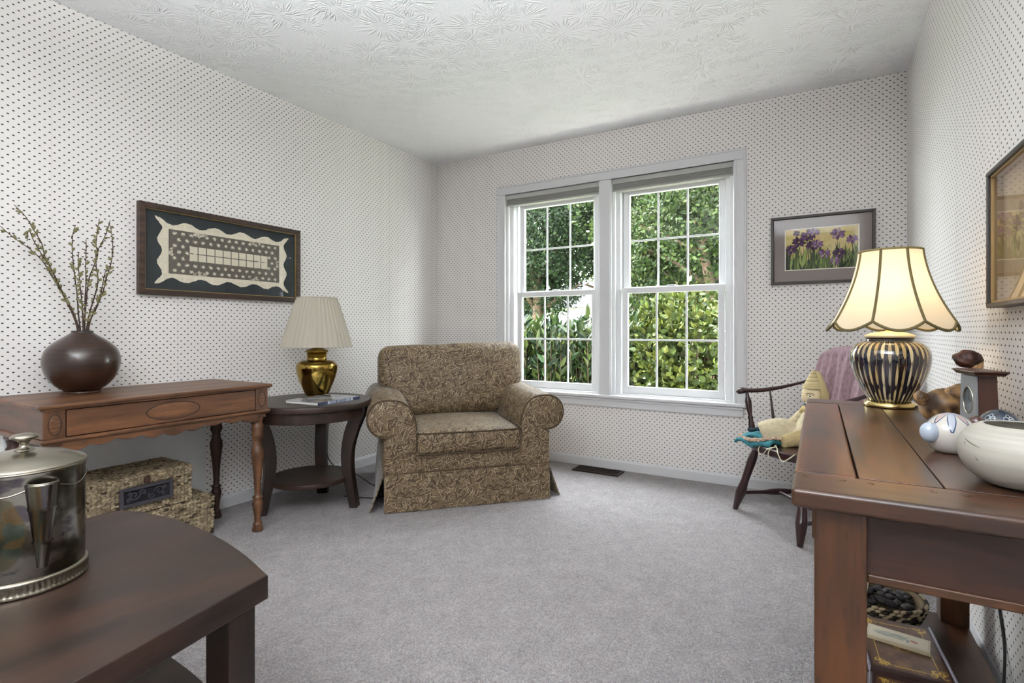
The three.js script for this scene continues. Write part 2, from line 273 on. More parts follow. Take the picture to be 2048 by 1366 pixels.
// ------------------------------------------------------------------ armchair
const leafTex = canvasTex(1024, 1024, (c, w, h) => {
  const r = rng(21); c.fillStyle = '#6b5941'; c.fillRect(0, 0, w, h); c.lineCap = 'round';
  const strokes = []; for (let i = 0; i < 1150; i++) { const x = r() * w, y = r() * h, a = 6.283 * N2(x / 150, y / 150) * 1.6 + (r() - 0.5) * 1.3; strokes.push([x, y, a, 36 + r() * 36, (r() - 0.5) * 1.4, r()]); }
  for (const [x, y, a, L, b, k] of strokes) for (const ox of [-w, 0, w]) for (const oy of [-h, 0, h]) {
    if (x + ox < -90 || x + ox > w + 90 || y + oy < -90 || y + oy > h + 90) continue;
    const x0 = x + ox - Math.cos(a) * L / 2, y0 = y + oy - Math.sin(a) * L / 2, x1 = x + ox + Math.cos(a) * L / 2, y1 = y + oy + Math.sin(a) * L / 2, mx = x + ox + Math.cos(a + 1.57) * L * 0.3 * b, my = y + oy + Math.sin(a + 1.57) * L * 0.3 * b;
    const st = (wd, col, dx = 0, dy = 0) => { c.strokeStyle = col; c.lineWidth = wd; c.beginPath(); c.moveTo(x0 + dx, y0 + dy); c.quadraticCurveTo(mx + dx, my + dy, x1 + dx, y1 + dy); c.stroke(); };
    if (k < 0.34) st(11, '#3f2e1c'); else { st(13, '#463421', 2.5, 3); st(8.5, k < 0.7 ? '#9a886b' : '#7f6d51'); if (k > 0.5) st(2.4, '#b5a78c', -1.7, -1.7); }
  }
});
rep(leafTex, 2.0);
const leafBump = leafTex;
const leafCloth = phy(0xffffff, 0.62, { map: leafTex, sheen: 0.7, sheenRoughness: 0.55, sheenColor: new THREE.Color(0.95, 0.98, 1), name: 'leaf tapestry' });
const pipeCloth = std('#4c3d2b', 0.9);
{
  const ch = thing('armchair', 'wide brown leaf-patterned armchair with rolled arms and skirt', 'armchair', [-1.7155, 0, -2.4525], 46.86 * Math.PI / 180);
  const lift = (v) => { v.y += clamp(-v.z, 0, 0.7) * 0.045 * sm(0.3, 0.6, v.y); };
  const armPts = (sgn, grow = 0) => { const g = grow; const P = []; const add = (x, y) => P.push([sgn * x, y]);
    add(0.302 - g, 0.205); add(0.302 - g, 0.44);
    for (let k = 1; k <= 8; k++) { const t = k / 8, u = 1 - t; add(u * u * (0.302 - g) + 2 * u * t * (0.312 - g) + t * t * 0.42, u * u * 0.44 + 2 * u * t * (0.60 + g) + t * t * (0.612 + g)); }
    for (let k = 1; k <= 16; k++) { const a = Math.PI / 2 + 0.35 - k / 16 * 4.0; add(0.468 + Math.cos(a) * (0.102 + g), 0.512 + Math.sin(a) * (0.102 + g)); }
    add(0.482 + g, 0.395); add(0.482 + g, 0.205); return P; };
  for (const s of [-1, 1]) {
    const arm = deform(clean(extr(poly(s > 0 ? armPts(s) : armPts(s).reverse()), 0.76, 0.012, 3)), () => {}); const a2 = mergeVertices((() => { const g = extr(poly(s > 0 ? armPts(s) : armPts(s).reverse()), 0.76, 0.012, 3); g.deleteAttribute('uv'); g.deleteAttribute('normal'); return g; })(), 1e-4);
    const g = toCreasedNormals(deform(a2.translate(0, 0, -0.765), lift), 0.9);
    const A = part('rolled_arm', boxUV(g), leafCloth, ch);
    const pp = armPts(s, 0.0).map(([x, y]) => V(x, y, 0.002)); part('piping', tube(pp.slice(1, -1), 0.0042, 120, 6), pipeCloth, A);
    const inner = []; for (let k = 0; k <= 20; k++) { const a = 2.5 - k / 20 * 3.9; inner.push(V(s * (0.452 + Math.cos(a) * 0.062), 0.505 + Math.sin(a) * 0.062, 0.002)); } inner.unshift(V(s * 0.372, 0.42, 0.002), V(s * 0.372, 0.25, 0.002)); inner.sort(() => 0);
    part('piping', tube([V(s * 0.355, 0.3, 0.001), V(s * 0.36, 0.45, 0.001), ...inner.slice(2, 16)], 0.0028, 60, 6), pipeCloth, A);
  }
  part('front_rail', boxUV(bb(-0.31, 0.31, 0.205, 0.32, -0.62, 0.0, 0.012)), leafCloth, ch);
  part('piping', tube([V(-0.486, 0.21, 0.004), V(0, 0.21, 0.006), V(0.486, 0.21, 0.004)], 0.004, 30, 6), pipeCloth, ch);
  // seat cushion
  { const g = cushion(0.612, 0.135, 0.64, 0.035, [0.0, 0.02, 0.008], [24, 10, 24]); deform(g, (v) => { if (v.y > 0) v.y += 0.012 * Math.max(0, -v.z / 0.32) ; }); g.translate(0, 0.366, -0.305);
    const s = part('seat_cushion', boxUV(g), leafCloth, ch);
    for (const y of [0.424, 0.308]) part('piping', tube([V(-0.300, y, -0.5), V(-0.304, y, -0.06), V(-0.293, y - 0.001, -0.003), V(-0.26, y, 0.012), V(0, y, 0.019), V(0.26, y, 0.012), V(0.293, y - 0.001, -0.003), V(0.304, y, -0.06), V(0.300, y, -0.5)], 0.0045, 120, 6), pipeCloth, s); }
  // back cushion, leaning back
  { const g = cushion(0.98, 0.47, 0.24, 0.075, [0.0, 0.012, 0.03], [34, 20, 14]);
    deform(g, (v) => { const dx = v.x; v.z += 0.010 * Math.sin(dx * 9) * sm(0.05, 0.12, v.z) - 0.012 * Math.exp(-((dx + 0.02) ** 2) / 0.003) * sm(0.05, 0.12, v.z); if (v.y > 0.15) v.y -= 0.008 * Math.exp(-((dx + 0.1) ** 2) / 0.01); v.y += 0.012 * (v.x / 0.49) * sm(0, 0.2, v.y); const low = sm(0.0, -0.2, v.y); v.x *= 1 - 0.32 * low; });
    g.rotateX(-0.2); g.translate(0, 0.662, -0.635); const b = part('back_cushion', boxUV(g), leafCloth, ch);
    const e = []; for (let k = 0; k <= 40; k++) { const a = Math.PI * (1 - k / 40), c = Math.cos(a), s = Math.sin(a), x = Math.sign(c) * Math.abs(c) ** 0.35 * 0.478, y = s ** 0.35 * 0.238 - 0.004 + 0.012 * (x / 0.49); e.push(V(x, y, 0.012).applyAxisAngle(V(1, 0, 0), -0.2).add(V(0, 0.662, -0.635))); }
    part('piping', tube(e.slice(1, -1), 0.0045, 120, 6), pipeCloth, b); }
  part('back_frame', boxUV(cushion(0.95, 0.62, 0.16, 0.06, [0, 0, 0.01]).rotateX(-0.16).translate(0, 0.50, -0.79)), leafCloth, ch);
  part('base_frame', boxUV(bb(-0.47, 0.47, 0.06, 0.22, -0.86, -0.02, 0.01)), leafCloth, ch);
  // skirt: four loose panels with open pleats at the corners
  const panel = (w, n) => { const g = new THREE.BoxGeometry(w, 0.205, 0.008, 24, 6, 1); return g; };
  const front = deform(panel(0.958), (v) => { const t = 0.5 - v.y / 0.205; v.z += 0.012 * t + 0.003 * t * Math.sin(v.x * 16); }); front.translate(0, 0.1065, 0.004); part('skirt_panel', boxUV(front), leafCloth, ch);
  for (const s of [-1, 1]) { const g = deform(panel(0.84), (v) => { const t = 0.5 - v.y / 0.205, f = (v.x + 0.42) / 0.84; v.z += t * (0.018 + 0.058 * f * f); }); g.rotateY(-Math.PI / 2); g.scale(s < 0 ? 1 : -1, 1, 1); if (s > 0) { const q = clean(g); const p = q.attributes.position.array; for (let i = 0; i < p.length; i += 9) for (let k = 0; k < 3; k++) { const t = p[i + 3 + k]; p[i + 3 + k] = p[i + 6 + k]; p[i + 6 + k] = t; } q.computeVertexNormals(); q.translate(0.478, 0.1065, -0.44); part('skirt_panel', boxUV(q), leafCloth, ch); } else { g.translate(-0.478, 0.1065, -0.44); part('skirt_panel', boxUV(g), leafCloth, ch); } }
  part('skirt_panel', boxUV(bb(-0.47, 0.47, 0.004, 0.209, -0.875, -0.867, 0.003)), leafCloth, ch);
}

// ------------------------------------------------------------------ round end table, brass lamp, book
{
  const c = [-2.49, 0, -1.982], t = thing('end_table', 'round espresso end table with curved legs and a lower shelf', 'table', c);
  part('table_top', boxUV(lathe([[0, 0.605], [0.324, 0.605], [0.331, 0.600], [0.331, 0.574], [0.325, 0.569], [0, 0.569]], 80)), espresso, t);
  part('apron', grainUV(lathe([[0.308, 0.57], [0.308, 0.515], [0.304, 0.511], [0.28, 0.511], [0.28, 0.57]], 80), 'y'), espresso, t);
  part('shelf', boxUV(lathe([[0, 0.178], [0.213, 0.178], [0.217, 0.174], [0.217, 0.156], [0.213, 0.152], [0, 0.152]], 64)), espresso, t);
  const outer = [[0.318, 0.57], [0.316, 0.53], [0.300, 0.49], [0.272, 0.42], [0.250, 0.34], [0.243, 0.26], [0.248, 0.17], [0.262, 0.08], [0.274, 0.0]], inner = [[0.232, 0.0], [0.213, 0.09], [0.194, 0.18], [0.184, 0.26], [0.186, 0.34], [0.2, 0.42], [0.226, 0.5], [0.236, 0.53], [0.24, 0.57]];
  const sp = new THREE.Shape(); sp.moveTo(...outer[0]); sp.splineThru(outer.slice(1).map(([x, y]) => new THREE.Vector2(x, y))); sp.lineTo(...inner[0]); sp.splineThru(inner.slice(1).map(([x, y]) => new THREE.Vector2(x, y))); sp.closePath();
  for (const deg of [115, -29, 235]) { const g = extr(sp, 0.056, 0.004, 2, 6); g.translate(0, 0, -0.028); g.rotateY(-deg * Math.PI / 180); part('leg', grainUV(g, 'y'), espresso, t); }
}
{
  const t = thing('brass_lamp', 'brass ginger jar lamp with pleated ivory shade', 'lamp', [-2.608, 0.605, -2.122]);
  part('jar', lathe(smoothPts([[0.056, 0.002], [0.062, 0.006], [0.082, 0.045], [0.106, 0.105], [0.119, 0.162], [0.117, 0.186], [0.104, 0.203], [0.082, 0.212], [0.06, 0.216]], 44).concat([[0.057, 0.218], [0.057, 0.262], [0.0, 0.262]]), 64), brass, t);
  part('lid', lathe([[0.057, 0.258], [0.064, 0.262], [0.066, 0.268], [0.064, 0.272], [0.04, 0.283], [0.02, 0.29], [0.008, 0.294], [0.0, 0.295]], 48), brass, t);
  part('foot', lathe([[0, 0], [0.06, 0], [0.061, 0.004], [0.056, 0.006], [0, 0.006]], 40), brass, t);
  part('neck_rod', join(lathe([[0, 0.29], [0.006, 0.29], [0.006, 0.56], [0.003, 0.585], [0, 0.59]], 12), lathe([[0, 0.31], [0.013, 0.31], [0.015, 0.33], [0.012, 0.37], [0, 0.37]], 16)), brassPale, t);
  const pleat = (r0, r1, y0, y1, n, amp, inside) => { const pos = [], idx = [], S = n * 4, R = 6; for (let j = 0; j <= R; j++) for (let i = 0; i <= S; i++) { const a = i / S * Math.PI * 2, t = j / R, w = [0, 0.25, 1.0, 0.75][i % 4], r = lerp(r0, r1, t) - inside + amp * w * (j === 0 || j === R ? 0.6 : 1); pos.push(Math.cos(a) * r, lerp(y0, y1, t), Math.sin(a) * r); }
    for (let j = 0; j < R; j++) for (let i = 0; i < S; i++) { const a = j * (S + 1) + i; idx.push(a, a + S + 1, a + 1, a + 1, a + S + 1, a + S + 2); } const g = new THREE.BufferGeometry(); g.setAttribute('position', new THREE.Float32BufferAttribute(pos, 3)); g.setIndex(idx); g.computeVertexNormals(); return g; };
  const ivory = phy('#c6beae', 0.9, { transmission: 0.25, thickness: 0, name: 'ivory pleated cloth' });
  const sh = part('lamp_shade', pleat(0.202, 0.113, 0.296, 0.588, 40, 0.0085, 0.002), ivory, t);
  part('shade_trim', join(new THREE.TorusGeometry(0.2045, 0.0025, 6, 80).rotateX(Math.PI / 2).translate(0, 0.296, 0), new THREE.TorusGeometry(0.1155, 0.0025, 6, 64).rotateX(Math.PI / 2).translate(0, 0.588, 0)), std('#bdb5a5', 0.9), sh);
  part('shade_spider', join(...[0, 1, 2].map((k) => new THREE.CylinderGeometry(0.0018, 0.0018, 0.114, 6).rotateZ(Math.PI / 2).translate(0.057, 0.575, 0).rotateY(k * 2.094))), brassPale, sh);
}
solo('lamp_cord', 'thin dark cord running from the brass lamp behind the armchair', 'cord', tube([[-2.70, 0.60, -2.262], [-2.735, 0.56, -2.30], [-2.745, 0.47, -2.31], [-2.742, 0.30, -2.31], [-2.75, 0.16, -2.33], [-2.72, 0.09, -2.38], [-2.60, 0.062, -2.42], [-2.52, 0.03, -2.43], [-2.465, 0.006, -2.44], [-2.38, 0.006, -2.47], [-2.27, 0.006, -2.46], [-2.21, 0.006, -2.38], [-2.26, 0.006, -2.27], [-2.36, 0.006, -2.215], [-2.45, 0.006, -2.19]], 0.0032, 120, 7), cordBlack);
{
  const coverTex = canvasTex(512, 512, (c, w, h) => { const r = rng(9); c.fillStyle = '#a8acb2'; c.fillRect(0, 0, w, h); for (let i = 0; i < 70; i++) { c.fillStyle = ['#c9ccd0', '#8d939c', '#6f747c', '#dcdcdc', '#565b66', '#b7b2a6'][Math.floor(r() * 6)]; c.globalAlpha = 0.5; c.beginPath(); c.ellipse(r() * w, r() * h, 20 + r() * 90, 10 + r() * 40, r() * 3, 0, 7); c.fill(); } c.globalAlpha = 1; c.fillStyle = '#2d3350'; c.fillRect(0, h - 60, w, 60); });
  const t = thing('picture_book', 'glossy blue grey picture book lying in front of the brass lamp', 'book', [-2.375, 0.605, -1.975], 5 * Math.PI / 180);
  const g = bb(-0.12, 0.12, 0.0145, 0.0165, -0.155, 0.155, 0.001); part('cover', boxUV(g, 0.31, false, 0.5), phy(0xffffff, 0.2, { map: coverTex, clearcoat: 0.6 }), t);
  part('cover', bb(-0.12, 0.12, 0.0, 0.002, -0.155, 0.155, 0.001), std('#3a3f55', 0.35), t); part('pages', bb(-0.117, 0.116, 0.002, 0.0145, -0.151, 0.151, 0.001), paperWhite, t);
  const spTex = canvasTex(512, 32, (c, w, h) => { c.fillStyle = '#b4bccb'; c.fillRect(0, 0, w, h); c.fillStyle = '#27304f'; c.fillRect(0, 0, 90, h); c.fillRect(w - 110, 0, 110, h); const r = rng(4); for (let x = 120; x < w - 130; x += 9) { c.fillRect(x, 9, 2 + r() * 5, 13); } });
  part('spine', boxUV(bb(0.117, 0.1215, 0.0, 0.0165, -0.155, 0.155, 0.001), 0.31, false, 0.5), phy(0xffffff, 0.25, { map: spTex, clearcoat: 0.4 }), t);
}

// ------------------------------------------------------------------ brown console against the wall of the lace picture
{
  const t = thing('console_table', 'brown oak console table with carved ovals and turned legs', 'console table', [-2.62, 0, -1.1985]);
  const X0 = -0.252, X1 = 0.24, Z0 = -0.44, Z1 = 0.44;       // case, front at X1
  // top with an ogee lip
  const lip = [[0.0, 0.724], [0.006, 0.73], [-0.02, 0.73], [-0.02, 0.711], [-0.012, 0.711], [-0.006, 0.716]];
  part('table_top', grainUV(join(bb(X0 - 0.004, X1 + 0.016, 0.716, 0.731, Z0 - 0.018, Z1 + 0.018, 0.006, 3), bb(X0, X1 + 0.008, 0.709, 0.718, Z0 - 0.01, Z1 + 0.01, 0.003)), 'z'), oak, t);
  part('side_panel', grainUV(bb(X0, X1, 0.604, 0.71, Z0, Z0 + 0.02), 'x', 1, 0.3), oak, t); part('side_panel', grainUV(bb(X0, X1, 0.604, 0.71, Z1 - 0.02, Z1), 'x', 1, 0.7), oak, t);
  part('back_panel', grainUV(bb(X0, X0 + 0.015, 0.604, 0.71, Z0 + 0.02, Z1 - 0.02, 0), 'z'), oak, t); part('case_bottom', grainUV(bb(X0, X1 - 0.02, 0.597, 0.606, Z0 + 0.02, Z1 - 0.02, 0), 'z'), oak, t);
  const ovalRing = (rz, ry, y, z, x, w = 0.003) => { const p = []; for (let k = 0; k < 48; k++) { const a = k / 48 * 6.2832; p.push(V(x, y + Math.sin(a) * ry, z + Math.cos(a) * rz)); } return tube(p, w, 72, 6, true); };
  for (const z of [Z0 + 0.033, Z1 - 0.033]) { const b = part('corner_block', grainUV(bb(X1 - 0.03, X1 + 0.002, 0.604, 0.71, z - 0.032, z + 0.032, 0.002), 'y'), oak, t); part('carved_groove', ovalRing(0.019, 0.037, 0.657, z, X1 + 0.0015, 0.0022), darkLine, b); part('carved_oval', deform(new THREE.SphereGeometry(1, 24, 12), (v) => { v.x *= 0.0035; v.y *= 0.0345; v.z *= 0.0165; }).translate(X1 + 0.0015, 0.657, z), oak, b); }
  const dr = part('drawer', grainUV(bb(X1 - 0.02, X1 + 0.0005, 0.6085, 0.706, Z0 + 0.0685, Z1 - 0.0685, 0.002), 'z', 1, 0.45), oak, t);
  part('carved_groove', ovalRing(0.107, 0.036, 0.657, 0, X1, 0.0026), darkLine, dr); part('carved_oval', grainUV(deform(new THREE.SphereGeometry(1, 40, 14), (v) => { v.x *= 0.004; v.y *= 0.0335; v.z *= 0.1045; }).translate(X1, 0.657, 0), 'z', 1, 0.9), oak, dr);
  part('drawer_rail', bb(X1 - 0.03, X1 - 0.015, 0.604, 0.71, Z0 + 0.064, Z1 - 0.064, 0), oak, t);
  part('moulding', grainUV(join(bb(X0, X1 + 0.011, 0.591, 0.606, Z0 - 0.01, Z1 + 0.01, 0.006, 3), bb(X0, X1 + 0.005, 0.585, 0.592, Z0 - 0.004, Z1 + 0.004, 0.003)), 'z'), oak, t);
  // scalloped apron
  const s = new THREE.Shape(); s.moveTo(Z0 + 0.055, 0.588); s.lineTo(Z1 - 0.055, 0.588); const L = Z1 - Z0 - 0.11, nb = 9; for (let k = 0; k <= 90; k++) { const u = k / 90, z = Z1 - 0.055 - u * L, e = Math.abs(u - 0.5) * 2, drop = 0.012 + 0.012 * Math.abs(Math.sin(u * Math.PI * nb)) + 0.014 * (0.5 + 0.5 * Math.cos(e * Math.PI * 2.0)); s.lineTo(z, 0.588 - drop - (e > 0.93 ? 0.012 * (e - 0.93) / 0.07 : 0)); } s.closePath();
  { const g = extr(s, 0.016, 0.002, 1); g.rotateY(-Math.PI / 2); g.translate(X1 + 0.002, 0, 0); part('scalloped_apron', grainUV(deform(g, () => {}), 'z', 1, 0.2), oak, t); }
  const prof = [[325, 46], [340, 50], [352, 46], [375, 41], [392, 51], [420, 55], [430, 49], [440, 53], [452, 50], [475, 55], [500, 50], [518, 41], [533, 36], [546, 43], [560, 38], [585, 48], [610, 57], [640, 58], [690, 52], [770, 42], [860, 33], [950, 28], [994, 27], [1002, 43], [1014, 46], [1028, 35], [1045, 43], [1065, 48], [1092, 45], [1108, 38], [1118, 45], [1128, 37], [1180, 30], [1222, 28], [1232, 40], [1244, 44], [1254, 38], [1275, 47], [1295, 50], [1302, 44]];
  const legG = lathe([[0, 0.568], ...prof.map(([z, w]) => [w * 0.00052, 0.568 * (1302 - z) / 977]), [0, 0]], 28);
  const leg = (x, z, mat) => { const g = sub('leg', t); part('leg_block', grainUV(bb(x - 0.027, x + 0.027, 0.566, 0.592, z - 0.027, z + 0.027, 0.002), 'y'), mat, g); part('turned_leg', grainUV(legG.clone().translate(x, 0, z), 'y', 1, x + z), mat, g); };
  for (const z of [Z0 + 0.035, Z1 - 0.035]) { leg(X1 - 0.03, z, oak); leg(X0 + 0.105, z, cherryDark); }
}
// plain board behind the baskets
solo('white_board', 'plain white board standing against the wall behind the woven baskets', 'board', bb(XL + 0.0125, XL + 0.032, 0.0, 0.585, -1.60, -0.78, 0.008, 3), plainWhite);

// ------------------------------------------------------------------ wooden vase with pussy willow
const VASE = [-2.722, 0.731, -1.0];
const vaseTex = dataTex(1024, 512, (u, v) => { const w = fbm(u * 6, v * 9, 3), k = 0.5 + 0.5 * Math.sin((v * 16 + 2.2 * w + 0.8 * fbm(u * 2, v * 2, 2)) * 6.283), f = fbm(u * 9, v * 120, 3), t = clamp(0.14 * k + 0.55 * f + 0.4 * (w - 0.35), 0, 1); const dk = v > 0.86 ? 0.35 : v < 0.03 ? 0.5 : 1; return [lerp(26, 74, t) * dk, lerp(16, 45, t) * dk, lerp(11, 28, t) * dk]; });
{
  const t = thing('wooden_vase', 'squat dark turned wood vase with a narrow neck', 'vase', VASE);
  const pts = smoothPts([[0.064, 0.014], [0.09, 0.034], [0.117, 0.07], [0.1325, 0.118], [0.1325, 0.152], [0.121, 0.187], [0.097, 0.214], [0.068, 0.236], [0.048, 0.250], [0.0385, 0.258], [0.0375, 0.266]], 60);
  part('vase_body', lathe([[0, 0.012], ...pts, [0.0345, 0.266], [0.031, 0.262], [0.031, 0.2], [0.05, 0.15], [0.0, 0.13]], 72), phy(0xffffff, 0.3, { map: vaseTex, clearcoat: 0.35, clearcoatRoughness: 0.12, name: 'turned dark wood' }), t);
  part('foot_ring', lathe([[0, 0], [0.062, 0], [0.064, 0.003], [0.064, 0.014], [0, 0.014]], 48), phy('#3a2417', 0.35), t);
}
const willowPaths = [[[-0.015,0.24,0.009],[-0.024,0.3,0.014],[-0.062,0.397,0.036],[-0.078,0.487,0.073],[-0.078,0.559,0.11],[-0.078,0.599,0.146],[-0.078,0.631,0.186],[-0.078,0.654,0.213],[-0.078,0.682,0.24]],
  [[-0.011,0.24,0.006],[-0.032,0.34,0.019],[-0.07,0.423,0.041],[-0.07,0.508,0.076],[-0.07,0.578,0.103],[-0.07,0.636,0.116],[-0.07,0.679,0.139],[-0.07,0.732,0.165],[-0.07,0.773,0.2]],
  [[-0.005,0.24,0.003],[-0.03,0.331,0.018],[-0.058,0.392,0.034],[-0.062,0.474,0.065],[-0.062,0.54,0.092],[-0.062,0.588,0.119],[-0.062,0.636,0.142],[-0.062,0.678,0.158],[-0.062,0.631,0.163]],
  [[-0.005,0.24,0.003],[-0.015,0.344,0.009],[-0.019,0.41,0.011],[-0.026,0.476,0.015],[-0.033,0.546,0.019],[-0.038,0.616,0.022],[-0.036,0.674,0.021],[-0.026,0.72,0.015]],
  [[0.004,0.24,-0.002],[-0.002,0.388,0.001],[-0.007,0.441,0.004],[-0.012,0.502,0.007],[-0.015,0.555,0.009],[-0.014,0.601,0.008]],
  [[0.008,0.24,-0.005],[0.009,0.344,-0.005],[0.01,0.41,-0.006],[0.013,0.476,-0.008],[0.012,0.542,-0.007],[0.014,0.608,-0.008],[0.013,0.658,-0.008]],
  [[0.004,0.24,-0.002],[0.012,0.366,-0.007],[0.017,0.432,-0.01],[0.025,0.493,-0.015],[0.046,0.555,-0.027],[0.057,0.599,-0.034],[0.051,0.625,-0.03],[0.055,0.687,-0.032],[0.063,0.746,-0.037]],
  [[0.012,0.24,-0.007],[0.029,0.353,-0.017],[0.048,0.423,-0.028],[0.057,0.485,-0.034],[0.051,0.546,-0.03],[0.051,0.599,-0.03],[0.07,0.638,-0.041],[0.093,0.7,-0.055],[0.103,0.739,-0.06]],
  [[0.015,0.24,-0.009],[0.025,0.3,-0.015],[0.055,0.371,-0.032],[0.078,0.441,-0.046],[0.089,0.493,-0.052],[0.106,0.555,-0.062],[0.112,0.616,-0.066],[0.108,0.682,-0.064],[0.101,0.722,-0.059]],
  [[0.017,0.24,-0.01],[0.036,0.331,-0.021],[0.063,0.401,-0.037],[0.074,0.463,-0.044],[0.086,0.52,-0.05],[0.104,0.542,-0.061]]];
const twigMat = std('#33211a', 0.7), catkinMat = phy('#7d7852', 0.95, { sheen: 0.6, sheenColor: new THREE.Color(0.8, 0.8, 0.65), sheenRoughness: 0.5 }), budMat = std('#5a4327', 0.8);
const willowLabels = ['longest pussy willow branch in the wooden vase, arching down past its neighbours', 'tall pussy willow branch in the wooden vase leaning over the arching one', 'pussy willow branch in the wooden vase with a broken drooping tip', 'upright pussy willow branch in the wooden vase thick with plump catkins', 'short thin pussy willow branch in the middle of the wooden vase', 'straight pussy willow branch in the wooden vase with a tight budded tip', 'slender pussy willow branch in the wooden vase ending in a bare spike', 'tall pussy willow branch in the wooden vase with a forked tip', 'pussy willow branch in the wooden vase bent outward near the picture', 'short stiff pussy willow branch in the wooden vase nearest the lamp side'];
willowPaths.forEach((P, n) => {
  const r = rng(100 + n), t = thing('willow_branch', willowLabels[n], 'branch', VASE, 0, 'pussy willow branches in the vase'), pts = P.map((p) => V(...p));
  pts.unshift(pts[0].clone().multiplyScalar(0.75).setY(0.14)); const cv = new THREE.CatmullRomCurve3(pts, false, 'centripetal');
  part('twig', taper(pts, (u) => lerp(0.0036, 0.0013, u), 70, 6), twigMat, t);
  const cat = [], bud = []; const L = cv.getLength(), N = Math.floor(L / 0.019);
  for (let k = 0; k < N; k++) { const u = 0.22 + 0.76 * (k + r() * 0.6) / N; if (u > 0.99) continue; const p = cv.getPointAt(u), tg = cv.getTangentAt(u), side = V(r() - 0.5, r() * 0.2, r() - 0.5).cross(tg).normalize(), big = r() < (n === 5 ? 0.2 : 0.55) * sm(0.2, 0.5, u), ln = big ? 0.0095 + r() * 0.004 : 0.0055, wd = big ? 0.005 : 0.0026;
    const g = new THREE.SphereGeometry(1, 7, 6); g.scale(wd, ln, wd); g.applyQuaternion(new THREE.Quaternion().setFromUnitVectors(UP, tg.clone().multiplyScalar(0.8).add(side.clone().multiplyScalar(0.75)).normalize())); g.translate(p.x + side.x * (wd + 0.001) + tg.x * ln * 0.6, p.y + side.y * wd + tg.y * ln * 0.6, p.z + side.z * (wd + 0.001) + tg.z * ln * 0.6); (big ? cat : bud).push(g); }
  if (cat.length) part('catkins', join(...cat), catkinMat, t).userData.kind = 'stuff'; if (bud.length) part('buds', join(...bud), budMat, t).userData.kind = 'stuff';
});
